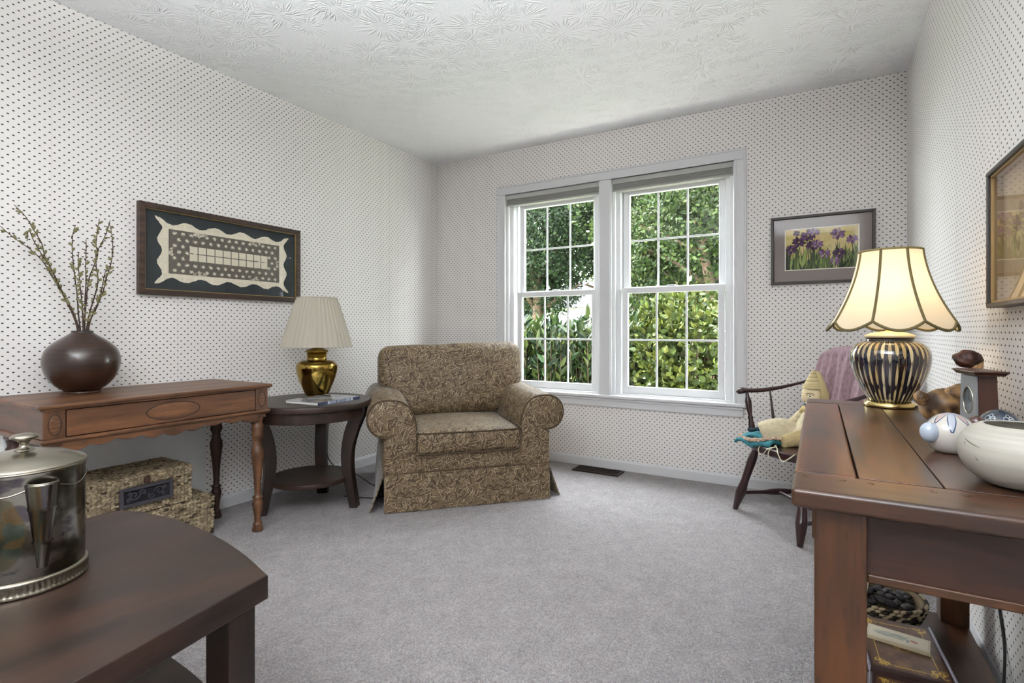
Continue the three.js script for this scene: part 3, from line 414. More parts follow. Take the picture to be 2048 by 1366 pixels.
// ------------------------------------------------------------------ framed lace on the long wall
const pictureGlass = phy('#ffffff', 0.02, { transmission: 1, thickness: 0, ior: 1.5, specularIntensity: 0.4, name: 'picture glass' });
{
  const t = thing('framed_lace', 'wide dark frame holding cream crochet lace on a black mat', 'framed picture', [XL + 0.001, 1.405, -1.7385], Math.PI / 2);
  // local: x runs along the wall (towards the camera is -x ... +x is away), z out of the wall
  const w = 0.92, h = 0.458, frMat = phy(0xffffff, 0.45, { map: rep(woodTex([44, 30, 24], [84, 60, 46], 12.3, { fine: 120 }), 4), name: 'dark carved frame wood' });
  frameBars(w, h, 0.027, 0.026).forEach((g) => part('frame_bar', boxUV(g), frMat, t));
  frameBars(w - 0.052, h - 0.052, 0.0045, 0.02, 0.001).forEach((g) => part('gilt_fillet', g, std('#a88d5c', 0.4, { metalness: 0.6 }), t));
  part('mat_board', bb(-w / 2 + 0.02, w / 2 - 0.02, -h / 2 + 0.02, h / 2 - 0.02, 0.002, 0.008, 0), std('#2b3134', 0.9), t);
  // scalloped outline
  const out = [];
  const HX = 0.383, HY = 0.172, cs = (u, n) => Math.cos(u * 2 * Math.PI * n), en = (u) => sm(0.72, 1, Math.abs(u - 0.5) * 2), rag = (u, k) => (N2(u * 90, k) - 0.5) * 0.0045;
  const top = (u) => 0.146 + 0.012 * cs(u, 5) + 0.014 * en(u), side = (u) => 0.360 + 0.011 * cs(u, 3) + 0.012 * en(u);
  for (let k = 0; k < 100; k++) { const u = k / 100; out.push([lerp(-HX, HX, u), top(u) + rag(u, 3)]); } for (let k = 0; k < 50; k++) { const u = k / 50; out.push([side(u) + rag(u, 5), lerp(HY, -HY, u)]); } for (let k = 0; k < 100; k++) { const u = k / 100; out.push([lerp(HX, -HX, u), -top(u) + rag(u, 8)]); } for (let k = 0; k < 50; k++) { const u = k / 50; out.push([-side(u) + rag(u, 11), lerp(-HY, HY, u)]); }
  const knit = dataTex(256, 256, (u, v, x, y) => { const n = 0.9 + 0.16 * N2(x / 2.2, y / 2.2) - 0.05 + 0.06 * N2(x / 24, y / 24); return [222 * n, 213 * n, 192 * n]; });
  const lace = std(0xffffff, 0.95, { map: rep(knit, 6), bumpMap: knit, bumpScale: 0.001, name: 'cream crochet' });
  part('lace_border', boxUV(extr(poly(out.reverse()), 0.0016, 0)).translate(0, 0, 0.0085), lace, t);
  const mesh = canvasTex(1536, 640, (c, W2, H2) => {
    c.fillStyle = '#48433d'; c.fillRect(0, 0, W2, H2); const r = rng(3);
    for (let y = 0; y < H2; y += 9) for (let x = 0; x < W2; x += 9) { c.fillStyle = r() < 0.5 ? '#8c8578' : '#787165'; c.fillRect(x, y + (r() - 0.5) * 2, 6, 3); c.fillRect(x, y, 2, 8); }
    const star = (x, y, R) => { for (let k = 0; k < 60; k++) { const a = r() * 6.28, q = R * r() ** 0.7; c.strokeStyle = 'rgba(222,214,196,0.8)'; c.lineWidth = 3; c.beginPath(); c.moveTo(x + Math.cos(a) * q * 0.2, y + Math.sin(a) * q * 0.2); c.lineTo(x + Math.cos(a) * q, y + Math.sin(a) * q); c.stroke(); } };
    for (let j = 0; j < 7; j++) for (let i = 0; i < 15; i++) { const x = 70 + i * 100 + (j % 2) * 50, y = 50 + j * 90; if (x > 330 && x < 1210 && y > 190 && y < 450) continue; if (x < W2 - 30) star(x, y, 33); }
    for (const [x, y] of [[380, 26], [1150, 26], [380, H2 - 26], [1150, H2 - 26], [26, H2 / 2], [W2 - 26, H2 / 2]]) { for (let k = 0; k < 34; k++) { c.strokeStyle = r() < 0.5 ? '#ddd4c0' : '#6a6258'; c.lineWidth = 5; c.beginPath(); const wide = x > 100 && x < W2 - 100; c.ellipse(x + (r() - 0.5) * (wide ? 170 : 40), y + (r() - 0.5) * (wide ? 40 : 110), 12, 8, r() * 3, 0, 7); c.stroke(); } }
  }, { wrap: THREE.ClampToEdgeWrapping });
  const cw = 0.636, chh = 0.228; const cg = new THREE.BoxGeometry(cw, chh, 0.0012); part('lace_mesh', cg.translate(0, 0, 0.0108), std(0xffffff, 0.95, { map: mesh }), t, 'grey openwork mesh with pale stars');
  for (let i = 0; i < 10; i++) for (let j = 0; j < 2; j++) part('lace_square', bb(-0.2145 + i * 0.0457, -0.2145 + i * 0.0457 + 0.0405, (j ? 0.0024 : -0.0385), (j ? 0.0385 : -0.0024), 0.011, 0.0128, 0.0005, 1), lace, t);
  part('glass', new THREE.PlaneGeometry(w - 0.052, h - 0.052).translate(0, 0, 0.019), pictureGlass, t);
}
// ------------------------------------------------------------------ woven baskets under the console
const strawMats = ['#8f7f66', '#74644c', '#a59578', '#443727', '#85755c'].map((c) => std(c, 0.9));
const ebony = std('#3b3940', 0.5);
function wovenBox(t, x0, x1, y0, y1, z0, z1, seed, lidY) {
  const r = rng(seed), rows = [[], [], [], [], []], ball = new THREE.SphereGeometry(1, 6, 4);
  const put = (x, y, z, dx, dz, slant, L) => { const g = ball.clone(); g.scale(L, 0.0068, 0.0075); g.rotateZ(slant); if (dz) g.rotateY(-Math.PI / 2); g.translate(x, y, z); const u = r(); rows[u < 0.36 ? 0 : u < 0.52 ? 1 : u < 0.72 ? 2 : u < 0.8 ? 3 : 4].push(g); };
  for (let y = y0 + 0.006; y < y1; y += 0.0098) {
    const k = Math.round((y - y0) / 0.0098), fl = k % 2 ? 0.42 : -0.42, bul = y > lidY ? 0.004 : 0;
    for (let z = z0; z < z1; z += 0.0165) { put(x1 + bul + (r() - 0.5) * 0.002, y, z + r() * 0.004, 0, 1, fl, 0.0125); }
    for (let x = x0; x < x1; x += 0.0165) { put(x + r() * 0.004, y, z1 + bul, 1, 0, fl, 0.0115); put(x, y, z0 - bul, 1, 0, fl, 0.0115); }
  }
  for (let x = x0; x < x1; x += 0.0098) for (let z = z0; z < z1; z += 0.0165) put(x, y1 + (r() - 0.5) * 0.002, z + r() * 0.004, 0, 1, Math.round(x / 0.0098) % 2 ? 0.28 : -0.28, 0.0115);
  part('basket_core', bb(x0 + 0.003, x1 - 0.003, y0, y1 - 0.003, z0 + 0.003, z1 - 0.003, 0.004), strawMats[1], t);
  const nm = ['straw weave', 'brown weave', 'pale weave', 'dark weave', 'tan weave'];
  rows.forEach((g, i) => { if (g.length) { const o = part('seagrass_weave', join(...g), strawMats[i], t); o.userData.kind = 'stuff'; } });
}
function scrollPlaque(t, x, y, z, w, h) {
  const pl = sub('carved_plaque', t); frameBars(w, h, 0.014, 0.008, 0.0015).forEach((g) => part('plaque_border', g.rotateY(Math.PI / 2).translate(x, y, z), ebony, pl));
  part('plaque_back', bb(x - 0.002, x + 0.001, y - h / 2 + 0.004, y + h / 2 - 0.004, z - w / 2 + 0.004, z + w / 2 - 0.004, 0), std('#1b1a1e', 0.85, { name: 'near-black backing' }), pl);  // flat near-black board behind the carved scrolls
  const spiral = (cz, cy, R, turn, s) => { const p = []; for (let k = 0; k <= 26; k++) { const a = turn + s * k / 26 * 8, q = R * (1 - 0.8 * k / 26); p.push(V(x + 0.0045, cy + Math.sin(a) * q, cz + Math.cos(a) * q)); } return tube(p, 0.0034, 40, 6); };
  const q = w / 2 - 0.03; for (const [a, b, R, tn, s] of [[-0.05, 0.002, 0.021, 0, 1], [0.05, 0.004, 0.021, 3.1, 1], [-0.018, -0.012, 0.014, 1, -1], [0.02, 0.012, 0.013, 4, -1], [-q + 0.008, 0.014, 0.01, 2, 1], [q - 0.008, -0.012, 0.01, 5, 1], [-q + 0.008, -0.014, 0.009, 2, -1], [q - 0.008, 0.014, 0.009, 5, -1]]) part('carved_scroll', spiral(z + a, y + b, R, tn, s), ebony, pl);
}
{
  const a = thing('woven_basket', 'larger woven seagrass box on the carpet under another basket', 'basket', [0, 0, 0]); wovenBox(a, -2.835, -2.578, 0.004, 0.184, -1.475, -0.93, 31, 0.13); scrollPlaque(a, -2.567, 0.075, -1.20, 0.2, 0.075);
  const b = thing('woven_basket', 'woven seagrass box with dark carved plaque stacked on another basket', 'basket', [0, 0.194, 0]); wovenBox(b, -2.835, -2.575, 0.0, 0.165, -1.367, -0.985, 47, 0.125); scrollPlaque(b, -2.564, 0.083, -1.176, 0.21, 0.084);
  part('leather_tab', bb(-2.569, -2.559, 0.132, 0.158, -1.19, -1.164, 0.002), std('#3a2414', 0.8), b);
}

// ------------------------------------------------------------------ near table with the silver pot
{
  const t = thing('bow_front_table', 'dark espresso table with one bowed side and square legs', 'table', [0, 0, 0]);
  const outline = (g) => { const far = [[-0.874, -0.602], [-1.018, -0.639], [-1.168, -0.662], [-1.316, -0.668], [-1.417, -0.657], [-1.490, -0.638], [-1.517, -0.612]], near = far.map(([x, z]) => [x + 0.105, 0.64 - (z + 0.602) - 0.602 - 0.024]).reverse(); const P = [...far, ...near]; let cx = 0, cz = 0; P.forEach(([x, z]) => { cx += x / P.length; cz += z / P.length; }); return P.map(([x, z]) => { const dx = x - cx, dz = z - cz, L = Math.hypot(dx, dz); return [x - dx / L * g, z - dz / L * g]; }); };
  const slab = (g, y0, y1, bev) => { const P = outline(g), s = new THREE.Shape(); s.moveTo(P[0][0], -P[0][1]); s.splineThru(P.slice(1, 7).map(([x, z]) => new THREE.Vector2(x, -z))); s.lineTo(P[7][0], -P[7][1]); s.splineThru(P.slice(8).map(([x, z]) => new THREE.Vector2(x, -z))); s.closePath(); const e = extr(s, y1 - y0 - 2 * bev, bev, 3, 10); e.rotateX(-Math.PI / 2); return e.translate(0, y0 + bev, 0); };
  part('table_top', grainUV(slab(0, 0.505, 0.55, 0.003), 'z', 1, 0.13), espresso, t);
  part('shelf', grainUV(slab(0.03, 0.225, 0.25, 0.003), 'z', 1, 0.61), espresso, t);
  const d = V(0.168, 0, 0.986), a = Math.atan2(d.x, d.z);
  for (const [x, z] of [[-0.917, -0.558], [-1.462, -0.57], [-0.845, -0.035], [-1.375, -0.045]]) part('leg', grainUV(bb(-0.0285, 0.0285, 0, 0.507, -0.0285, 0.0285, 0.003).rotateY(a).translate(x, 0, z), 'y', 1, x), espresso, t);
}
{
  const tarnish = dataTex(1024, 512, (u, v, x, y) => {
    const n = fbm(u * 10, v * 5 + 3, 5), m = fbm(u * 22 + 9, v * 14, 4), k = sm(0.46, 0.72, n), d = sm(0.5, 0.75, m); let c = [lerp(150, 84, k), lerp(147, 80, k), lerp(140, 70, k)];
    c = c.map((q, i) => lerp(q, [66, 60, 74][i], 0.6 * d * (1 - k)));
    // oval of coloured tarnish beside the spout
    const e = ((u - 0.135) / 0.075) ** 2 + ((v - 0.45) / 0.3) ** 2, w = sm(1.05, 0.85, e + 0.35 * (m - 0.5)); const ca = sm(0.5, 0.62, m), cb = sm(0.45, 0.55, n), col = [0, 1, 2].map((i) => lerp(lerp([98, 92, 66][i], [80, 98, 88][i], cb), [134, 108, 62][i], ca));
    return c.map((q, i) => lerp(q, col[i], w * 0.6));
  });
  const silver = std(0xffffff, 0.2, { metalness: 1, map: tarnish, name: 'tarnished silver plate' }), silverPlain = std('#948e80', 0.26, { metalness: 1, name: 'worn silver plate' });
  const t = thing('silver_pot', 'tarnished silver pot with fluted base band and knobbed lid', 'pot', [-1.233, 0.55, -0.367]);
  part('pot_body', lathe([[0, 0.012], [0.0845, 0.012], ...Array.from({ length: 25 }, (_, k) => [0.0855 + 0.0003 * k / 24, 0.03 + 0.16 * k / 24]), [0.0865, 0.2], [0.0875, 0.207], [0.0835, 0.208], [0.0835, 0.2], [0.0, 0.2]], 96), silver, t);
  const fl = deform(lathe([[0.0, 0.0], [0.0895, 0.0], [0.0915, 0.003], [0.0895, 0.006], [0.0888, 0.009], [0.0888, 0.013], [0.0888, 0.018], [0.0895, 0.021], [0.0905, 0.0235], [0.0885, 0.026], [0.085, 0.027]], 288), (v) => { const a = Math.atan2(v.z, v.x), r = Math.hypot(v.x, v.z); if (r > 0.085 && v.y > 0.0065 && v.y < 0.0205) { const k = 1 + 0.014 * Math.cos(a * 72); v.x *= k; v.z *= k; } });
  part('fluted_band', fl, silverPlain, t);
  { const p = []; for (let k = 0; k < 120; k++) { const a = k / 120 * 6.2832; p.push(V(Math.cos(a) * 0.0868, 0.178 + 0.006 * Math.cos(a * 5), Math.sin(a) * 0.0868)); } part('rim_wire', tube(p, 0.0013, 160, 6, true), silverPlain, t); }
  part('rim', new THREE.TorusGeometry(0.0865, 0.0022, 8, 96).rotateX(Math.PI / 2).translate(0, 0.207, 0), silverPlain, t);
  const lid = part('lid', lathe([[0.0875, 0.207], [0.0885, 0.210], [0.086, 0.2135], [0.079, 0.216], [0.076, 0.2185], [0.06, 0.226], [0.035, 0.2325], [0.012, 0.235], [0, 0.235]], 72), silverPlain, t);
  part('knob', lathe([[0.016, 0.2335], [0.014, 0.2365], [0.0075, 0.24], [0.0065, 0.247], [0.011, 0.252], [0.0195, 0.2555], [0.0205, 0.2585], [0.017, 0.262], [0.008, 0.264], [0, 0.2642]], 32), silverPlain, lid);
  // pouring lip: a tapered half cone let into the wall of the pot
  const sp = turned(V(0.0855, 0.042, 0.002), V(0.087, 0.19, 0.002), [[0, 0.004], [0.02, 0.0075], [0.28, 0.0115], [0.31, 0.0145], [0.34, 0.0125], [0.68, 0.0185], [0.7, 0.0205], [0.73, 0.0195], [0.98, 0.0235], [1, 0.022], [1, 0.0195], [0.85, 0.016], [0.6, 0.009], [0.55, 0]], 24, true); part('spout', sp, silver, t);
  part('spout_rim', new THREE.TorusGeometry(0.0205, 0.0016, 8, 32).rotateX(Math.PI / 2).translate(0.087, 0.19, 0.002), silverPlain, t);
}

// ------------------------------------------------------------------ long console under the lit lamp
{
  const t = thing('sideboard_table', 'long cherry plank-topped console table with lower shelf', 'console table', [0, 0, 0]);
  const Y0 = 0.731, Y1 = 0.76, scr = woodTex([70, 38, 22], [134, 80, 46], 9.9, { rings: 4, fine: 55 });
  const plankMats = [0, 1, 2].map((k) => phy(0xffffff, 0.3, { map: rep(woodTex([[52, 28, 15], [44, 25, 15], [46, 27, 17]][k], [[132, 76, 38], [116, 70, 38], [110, 66, 37]][k], 20 + k * 3.3, { rings: 4, fine: 55 }), 1), clearcoat: 0.35, clearcoatRoughness: 0.28, name: 'worn cherry plank' }));
  [[-0.036, 0.0548], [0.0566, 0.1642], [0.166, 0.412]].forEach(([a, b], k) => part('plank', grainUV(bb(a, b, Y0, Y1, -1.998, -1.0178, k === 0 ? 0.006 : 0.0012, 3), 'z', 1, k * 0.31), plankMats[k], t));
  part('end_board', grainUV(bb(-0.036, 0.412, Y0, Y1, -1.0162, -0.9, 0.007, 3), 'x', 1, 0.2), plankMats[1], t); part('end_board', grainUV(bb(-0.036, 0.412, Y0, Y1, -2.115, -1.9996, 0.007, 3), 'x', 1, 0.6), plankMats[0], t);
  part('joint_tongue', join(bb(0.054, 0.057, Y0, Y1 - 0.014, -2.0, -1.017, 0), bb(0.1635, 0.1665, Y0, Y1 - 0.014, -2.0, -1.017, 0), bb(-0.033, 0.41, Y0, Y1 - 0.014, -1.019, -1.015, 0), bb(-0.033, 0.41, Y0, Y1 - 0.014, -2.001, -1.996, 0)), cherryDark, t);
  for (const x of [-0.018, 0.033, 0.07, 0.148, 0.185, 0.30, 0.39]) { const p = new THREE.TorusGeometry(0.0042, 0.0004, 5, 24, 4.2).rotateX(Math.PI / 2).rotateY(x * 40).translate(x, Y1 + 0.0001, -0.985); part('peg_mark', p, darkLine, t); }
  // legs, aprons, drawer fronts, shelf
  const LX0 = -0.006, LX1 = 0.386, LZ0 = -2.085, LZ1 = -0.928, B = 0.068;
  for (const [x, z] of [[LX0, LZ1], [LX1 - B, LZ1], [LX0, LZ0 + B], [LX1 - B, LZ0 + B]]) part('leg', grainUV(bb(x, x + B, 0, Y0, z - B, z, 0.004), 'y', 1, x + z), cherry, t);
  for (const z of [LZ1 - 0.012, LZ0 + 0.03]) { part('end_apron', grainUV(bb(LX0 + B, LX1 - B, 0.636, Y0, z - 0.02, z, 0.001), 'x', 1, z), cherryDark, t); part('apron_bead', grainUV(bb(LX0 + B, LX1 - B, 0.624, 0.6375, z - 0.024, z + 0.004, 0.003), 'x', 1, z), cherry, t); }
  part('back_apron', grainUV(bb(LX1 - 0.03, LX1 - 0.012, 0.63, Y0, LZ0 + B, LZ1 - B, 0.001), 'z'), cherryDark, t); part('front_apron', grainUV(bb(LX0 + 0.012, LX0 + 0.03, 0.63, Y0, LZ0 + B, LZ1 - B, 0.001), 'z'), cherryDark, t);
  for (const [a, b] of [[-1.97, -1.52], [-1.49, -1.04]]) { const d = part('drawer_front', grainUV(bb(LX0 - 0.004, LX0 + 0.012, 0.64, 0.722, a, b, 0.003), 'z', 1, a), cherry, t); part('drawer_knob', turned(V(LX0 - 0.004, 0.681, (a + b) / 2), V(LX0 - 0.024, 0.681, (a + b) / 2), [[0, 0.006], [0.4, 0.006], [0.6, 0.011], [0.95, 0.009]], 16), blackMetal, d); }
  part('shelf', grainUV(bb(LX0 + 0.004, LX1 - 0.002, 0.098, 0.12, LZ0 + 0.012, LZ1 - 0.012, 0.003), 'z', 1, 0.4), cherry, t);
}

// ------------------------------------------------------------------ lit ceramic lamp
{
  const L = [0.192, 0.76, -2.013], t = thing('ceramic_lamp', 'lit table lamp with drip-striped ceramic body and scalloped cream shade', 'lamp', L);
  const glaze = canvasTex(2048, 512, (c, w, h) => {
    const r = rng(13); c.fillStyle = '#1c1922'; c.fillRect(0, 0, w, h); for (let i = 0; i < 60; i++) { c.fillStyle = ['#2a2030', '#171f33', '#33231c', '#141318'][i % 4]; c.fillRect(r() * w, 0, 8 + r() * 26, h); }
    const n = 36; for (let i = 0; i < n; i++) { const x = (i + 0.5) * w / n, col = ['#cbb483', '#b99f6c', '#d8c8a0', '#a99a7c'][i % 4]; c.strokeStyle = col; c.lineWidth = 3; c.beginPath(); c.moveTo(x + 10, 0); c.lineTo(x + 12, h); c.stroke();
      c.fillStyle = col; const drop = (y0, y1, wd) => { c.beginPath(); c.moveTo(x, y0); c.bezierCurveTo(x + wd * 0.5, y0 + (y1 - y0) * 0.4, x + wd, y1 - (y1 - y0) * 0.15, x, y1); c.bezierCurveTo(x - wd, y1 - (y1 - y0) * 0.15, x - wd * 0.5, y0 + (y1 - y0) * 0.4, x, y0); c.fill(); };
      drop(h * 0.02, h * (0.42 + 0.05 * (i % 3)), 27); c.save(); c.translate(0, h); c.scale(1, -1); drop(h * 0.02, h * (0.2 + 0.05 * ((i + 1) % 3)), 22); c.restore(); drop(h * (0.5 + 0.03 * (i % 2)), h * 0.72, 18); }
    c.fillStyle = '#d6c9aa'; for (let i = 0; i < n * 2; i++) { c.beginPath(); c.ellipse(i * w / n / 2, 0, 9, 46 * (0.6 + 0.4 * r()), 0, 0, 7); c.fill(); }
  });
  part('brass_base', lathe([[0, 0], [0.066, 0], [0.0695, 0.004], [0.0695, 0.010], [0.064, 0.016], [0.058, 0.0195], [0, 0.0195]], 64), brassPale, t);
  const prof = smoothPts([[0.054, 0.018], [0.066, 0.036], [0.082, 0.066], [0.097, 0.105], [0.1055, 0.148], [0.1035, 0.172], [0.095, 0.189], [0.080, 0.2], [0.066, 0.205]], 50);
  part('ceramic_body', lathe([[0, 0.018], ...prof], 96), phy(0xffffff, 0.12, { map: glaze, clearcoat: 1, clearcoatRoughness: 0.04, name: 'drip glaze' }), t);
  part('neck', lathe([[0.063, 0.203], [0.0625, 0.208], [0.0625, 0.217], [0, 0.217]], 48), phy('#23232b', 0.15, { clearcoat: 1 }), t);
  part('collar', lathe([[0.0625, 0.216], [0.067, 0.218], [0.0665, 0.223], [0.05, 0.230], [0.02, 0.236], [0, 0.237]], 48), phy('#e6dcc0', 0.3), t);
  part('neck_rod', join(lathe([[0, 0.23], [0.012, 0.235], [0.008, 0.247], [0.006, 0.25], [0.006, 0.31], [0, 0.31]], 16), tube([[0.006, 0.3, 0], [0.05, 0.36, 0], [0.05, 0.43, 0], [0, 0.485, 0], [-0.05, 0.43, 0], [-0.05, 0.36, 0], [-0.006, 0.3, 0]], 0.0016, 50, 6)), brassPale, t);
  const bulb = part('bulb', lathe(smoothPts([[0.012, 0.31], [0.014, 0.325], [0.028, 0.352], [0.03, 0.372], [0.02, 0.395], [0.0, 0.402]], 20), 24), new THREE.MeshStandardMaterial({ color: '#fff4dc', emissive: new THREE.Color(1, 0.78, 0.45), emissiveIntensity: 2 }), t);
  const pl = new THREE.PointLight(new THREE.Color(1.0, 0.74, 0.42), LAMP_POWER, 0, 2); pl.name = 'lamp_bulb_light'; pl.position.set(0, 0.365, 0); pl.castShadow = true; pl.shadow.radius = 1.4; t.add(pl);
  part('cord', join(tube([[0.064, 0.006, 0.028], [0.093, 0.004, 0.036], [0.138, 0.003, 0.043], [0.188, 0.003, 0.033], [0.213, 0.005, 0.003]], 0.0026, 40, 7), new THREE.SphereGeometry(0.005, 10, 8).translate(0.067, 0.007, 0.029)), cordBlack, t, 'short dark cord');
  // eight-panel bell shade with a scalloped hem
  const rr = (s) => 0.084 + 0.022 * s + 0.071 * s ** 1.9, PH = -0.3 - 0.53 + Math.PI / 8, NP = 8;
  const at = (a, s) => { const k = ((a - PH) / (2 * Math.PI) * NP % 1 + 1) % 1, m = Math.sin(k * Math.PI), hem = 0.2645 - 0.026 * m, y = lerp(0.486, hem, s), r = rr(s * (0.486 - hem) / (0.486 - 0.2385)) * (1 - 0.045 * m * (0.3 + 0.7 * s)); return V(Math.cos(a) * r, y, Math.sin(a) * r); };
  { const S = NP * 12, R = 16, pos = [], idx = []; for (let j = 0; j <= R; j++) for (let i = 0; i <= S; i++) { const p = at(PH + i / S * 2 * Math.PI, j / R); pos.push(p.x, p.y, p.z); } for (let j = 0; j < R; j++) for (let i = 0; i < S; i++) { const a = j * (S + 1) + i; idx.push(a, a + 1, a + S + 1, a + 1, a + S + 2, a + S + 1); }
    const g = new THREE.BufferGeometry(); g.setAttribute('position', new THREE.Float32BufferAttribute(pos, 3)); g.setIndex(idx); g.computeVertexNormals();
    const sh = part('lamp_shade', g, phy('#f6ecd6', 0.95, { transmission: 0.55, thickness: 0, name: 'cream shade cloth' }), t), gold = std('#6d6240', 0.85, { name: 'gold braid' });
    for (let k = 0; k < NP; k++) { const a = PH + k / NP * 2 * Math.PI, p = []; for (let j = 0; j <= 12; j++) p.push(at(a, j / 12).multiply(V(1.008, 1, 1.008))); part('rib_braid', tube(p, 0.0036, 30, 6), gold, sh); }
    const hem = [], top = []; for (let i = 0; i < 160; i++) { const a = PH + i / 160 * 2 * Math.PI; hem.push(at(a, 1)); top.push(at(a, 0)); } part('hem_braid', tube(hem, 0.0042, 240, 6, true), gold, sh); part('top_braid', tube(top, 0.0034, 120, 6, true), std('#8e8058', 0.8), sh);
    part('shade_spider', join(...[0, 1, 2, 3].map((k) => new THREE.CylinderGeometry(0.0016, 0.0016, 0.082, 6).rotateZ(Math.PI / 2).translate(0.041, 0.482, 0).rotateY(k * 1.5708))), brassPale, sh); }
}
// ------------------------------------------------------------------ ornaments on the long console
{ // burl of driftwood
  const woodV = (g, seed) => { const p = g.attributes.position, col = new Float32Array(p.count * 3); for (let i = 0; i < p.count; i++) { const n = fbm(p.getX(i) * 60 + seed, p.getY(i) * 35 + p.getZ(i) * 50, 4), k = sm(0.35, 0.68, n); col[i * 3] = lerp(0.035, 0.34, k); col[i * 3 + 1] = lerp(0.017, 0.19, k); col[i * 3 + 2] = lerp(0.008, 0.075, k); } g.setAttribute('color', new THREE.BufferAttribute(col, 3)); return g; };
  const lump = (c, s, q, seed) => { const g = new THREE.IcosahedronGeometry(1, 5); g.deleteAttribute('uv'); g.deleteAttribute('normal'); const m = mergeVertices(g, 1e-4); deform(m, (v) => { const k = 1 + 0.5 * (fbm(v.x * 1.7 + seed, v.y * 1.7 + v.z * 1.3, 3) - 0.5) + 0.18 * (fbm(v.x * 6 + seed, v.y * 6 + v.z * 5, 2) - 0.5); v.multiplyScalar(k).multiply(V(...s)); }); m.rotateX(q[0]); m.rotateY(q[1]); m.rotateZ(q[2]); return m.translate(...c); };
  const t = thing('driftwood_sculpture', 'knotted brown driftwood burl behind the small clock', 'sculpture', [0.283, 0.76, -1.775]), m = std(0xffffff, 0.45, { vertexColors: true, name: 'driftwood' });
  part('trunk', woodV(lump([0.0, 0.035, 0.0], [0.05, 0.045, 0.05], [0.3, 0.4, 0.55], 2), 1), m, t);
  part('limb', woodV(lump([0.035, 0.075, 0.0], [0.055, 0.022, 0.03], [0, 0.3, 0.45], 7), 4), m, t);
  part('knot', woodV(lump([-0.046, 0.058, 0.016], [0.016, 0.018, 0.016], [0, 0, 0.4], 5), 8), m, t);
  part('limb', woodV(lump([0.06, 0.115, 0.0], [0.016, 0.05, 0.018], [0.2, 0, -0.3], 11), 6), m, t);
  part('knob', woodV(lump([0.052, 0.165, 0.004], [0.030, 0.023, 0.026], [0, 0.4, 0.1], 15), 9), std('#6b3a24', 0.5, { vertexColors: true }), t);
}
{ // mission-style clock, turned a little
  const t = thing('desk_clock', 'small tapered wooden desk clock with round glass dial', 'clock', [0.327, 0.76, -1.618], 9 * Math.PI / 180); // local: face towards -x
  const bodyMat = phy(0xffffff, 0.4, { map: rep(woodTex([44, 22, 14], [84, 44, 28], 31.7, { fine: 60 }), 2), clearcoat: 0.2 }), faceMat = phy('#8d8f92', 0.32, { metalness: 0.55, name: 'pewter face plate' });
  const body = deform(new THREE.BoxGeometry(0.036, 0.135, 0.086, 1, 4, 1), (v) => { const k = 1 + 0.14 * (0.5 - (v.y + 0.0675) / 0.135); v.z *= k; v.x *= k; }).translate(0, 0.0675, 0); part('clock_case', grainUV(toCreasedNormals(body, 0.5), 'y'), bodyMat, t);
  const s = poly([[-0.0455, 0.002], [0.0455, 0.002], [0.0395, 0.133], [-0.0395, 0.133]]), hole = new THREE.Path(); hole.absellipse(0, 0.075, 0.026, 0.031, 0, 6.2832, true); s.holes.push(hole); part('face_plate', extr(s, 0.003, 0.0006, 1, 40).rotateY(-Math.PI / 2).translate(-0.0183, 0, 0), faceMat, t);
  part('dial', new THREE.CylinderGeometry(1, 1, 0.001, 40).rotateZ(Math.PI / 2).scale(1, 0.03, 0.025).translate(-0.0186, 0.075, 0), std('#59616b', 0.3), t);
  part('dial_ring', new THREE.TorusGeometry(0.0275, 0.0016, 8, 48).scale(0.94, 1.13, 1).rotateY(Math.PI / 2).translate(-0.0218, 0.075, 0), std('#b8b2a0', 0.25, { metalness: 1 }), t);
  part('clock_hand', join(bb(-0.0205, -0.0198, 0.074, 0.095, -0.0008, 0.0008, 0), bb(-0.0205, -0.0198, 0.0742, 0.0758, 0, 0.013, 0)), std('#1c1c1e', 0.4), t);
  part('dial_glass', new THREE.CircleGeometry(0.026, 40).scale(1, 1.18, 1).rotateY(-Math.PI / 2).translate(-0.0222, 0.075, 0), pictureGlass, t);
  part('cap', grainUV(deform(new RoundedBoxGeometry(0.066, 0.011, 0.122, 2, 0.003), (v) => { if (v.y < 0) { v.x *= 0.86; v.z *= 0.9; } }).translate(0, 0.1405, 0), 'z'), bodyMat, t);
}
function pottery(name, label, pos, turn, body, pal, draw, head) {
  const tex = canvasTex(1024, 512, draw), t = thing(name, label, 'figurine', pos, turn, undefined);
  const g = new THREE.SphereGeometry(1, 48, 32); g.scale(body[0], body[1], body[2]); deform(g, (v) => { if (v.y < -body[1] * 0.86) v.y = -body[1] * 0.86; }); g.translate(0, body[1] * 0.86, 0);
  part('body', g, phy(0xffffff, 0.22, { map: tex, clearcoat: 0.7, clearcoatRoughness: 0.08, name: 'speckled glaze' }), t);
  if (head) { const h = new THREE.SphereGeometry(1, 28, 20); h.scale(...head.slice(3)); part('head', h.translate(head[0], head[1], head[2]), phy(pal, 0.15, { clearcoat: 0.9 }), t); }
  return t;
}
const petal = (c, x, y, w, h, col, fill) => { c.lineWidth = 9; c.strokeStyle = col; c.fillStyle = fill; c.beginPath(); c.moveTo(x - w, y - h * 0.1); c.quadraticCurveTo(x - w * 0.7, y + h * 0.45, x - w * 0.12, y + h); c.lineTo(x + w * 0.12, y + h); c.quadraticCurveTo(x + w * 0.7, y + h * 0.45, x + w, y - h * 0.1); c.fill(); c.stroke(); };
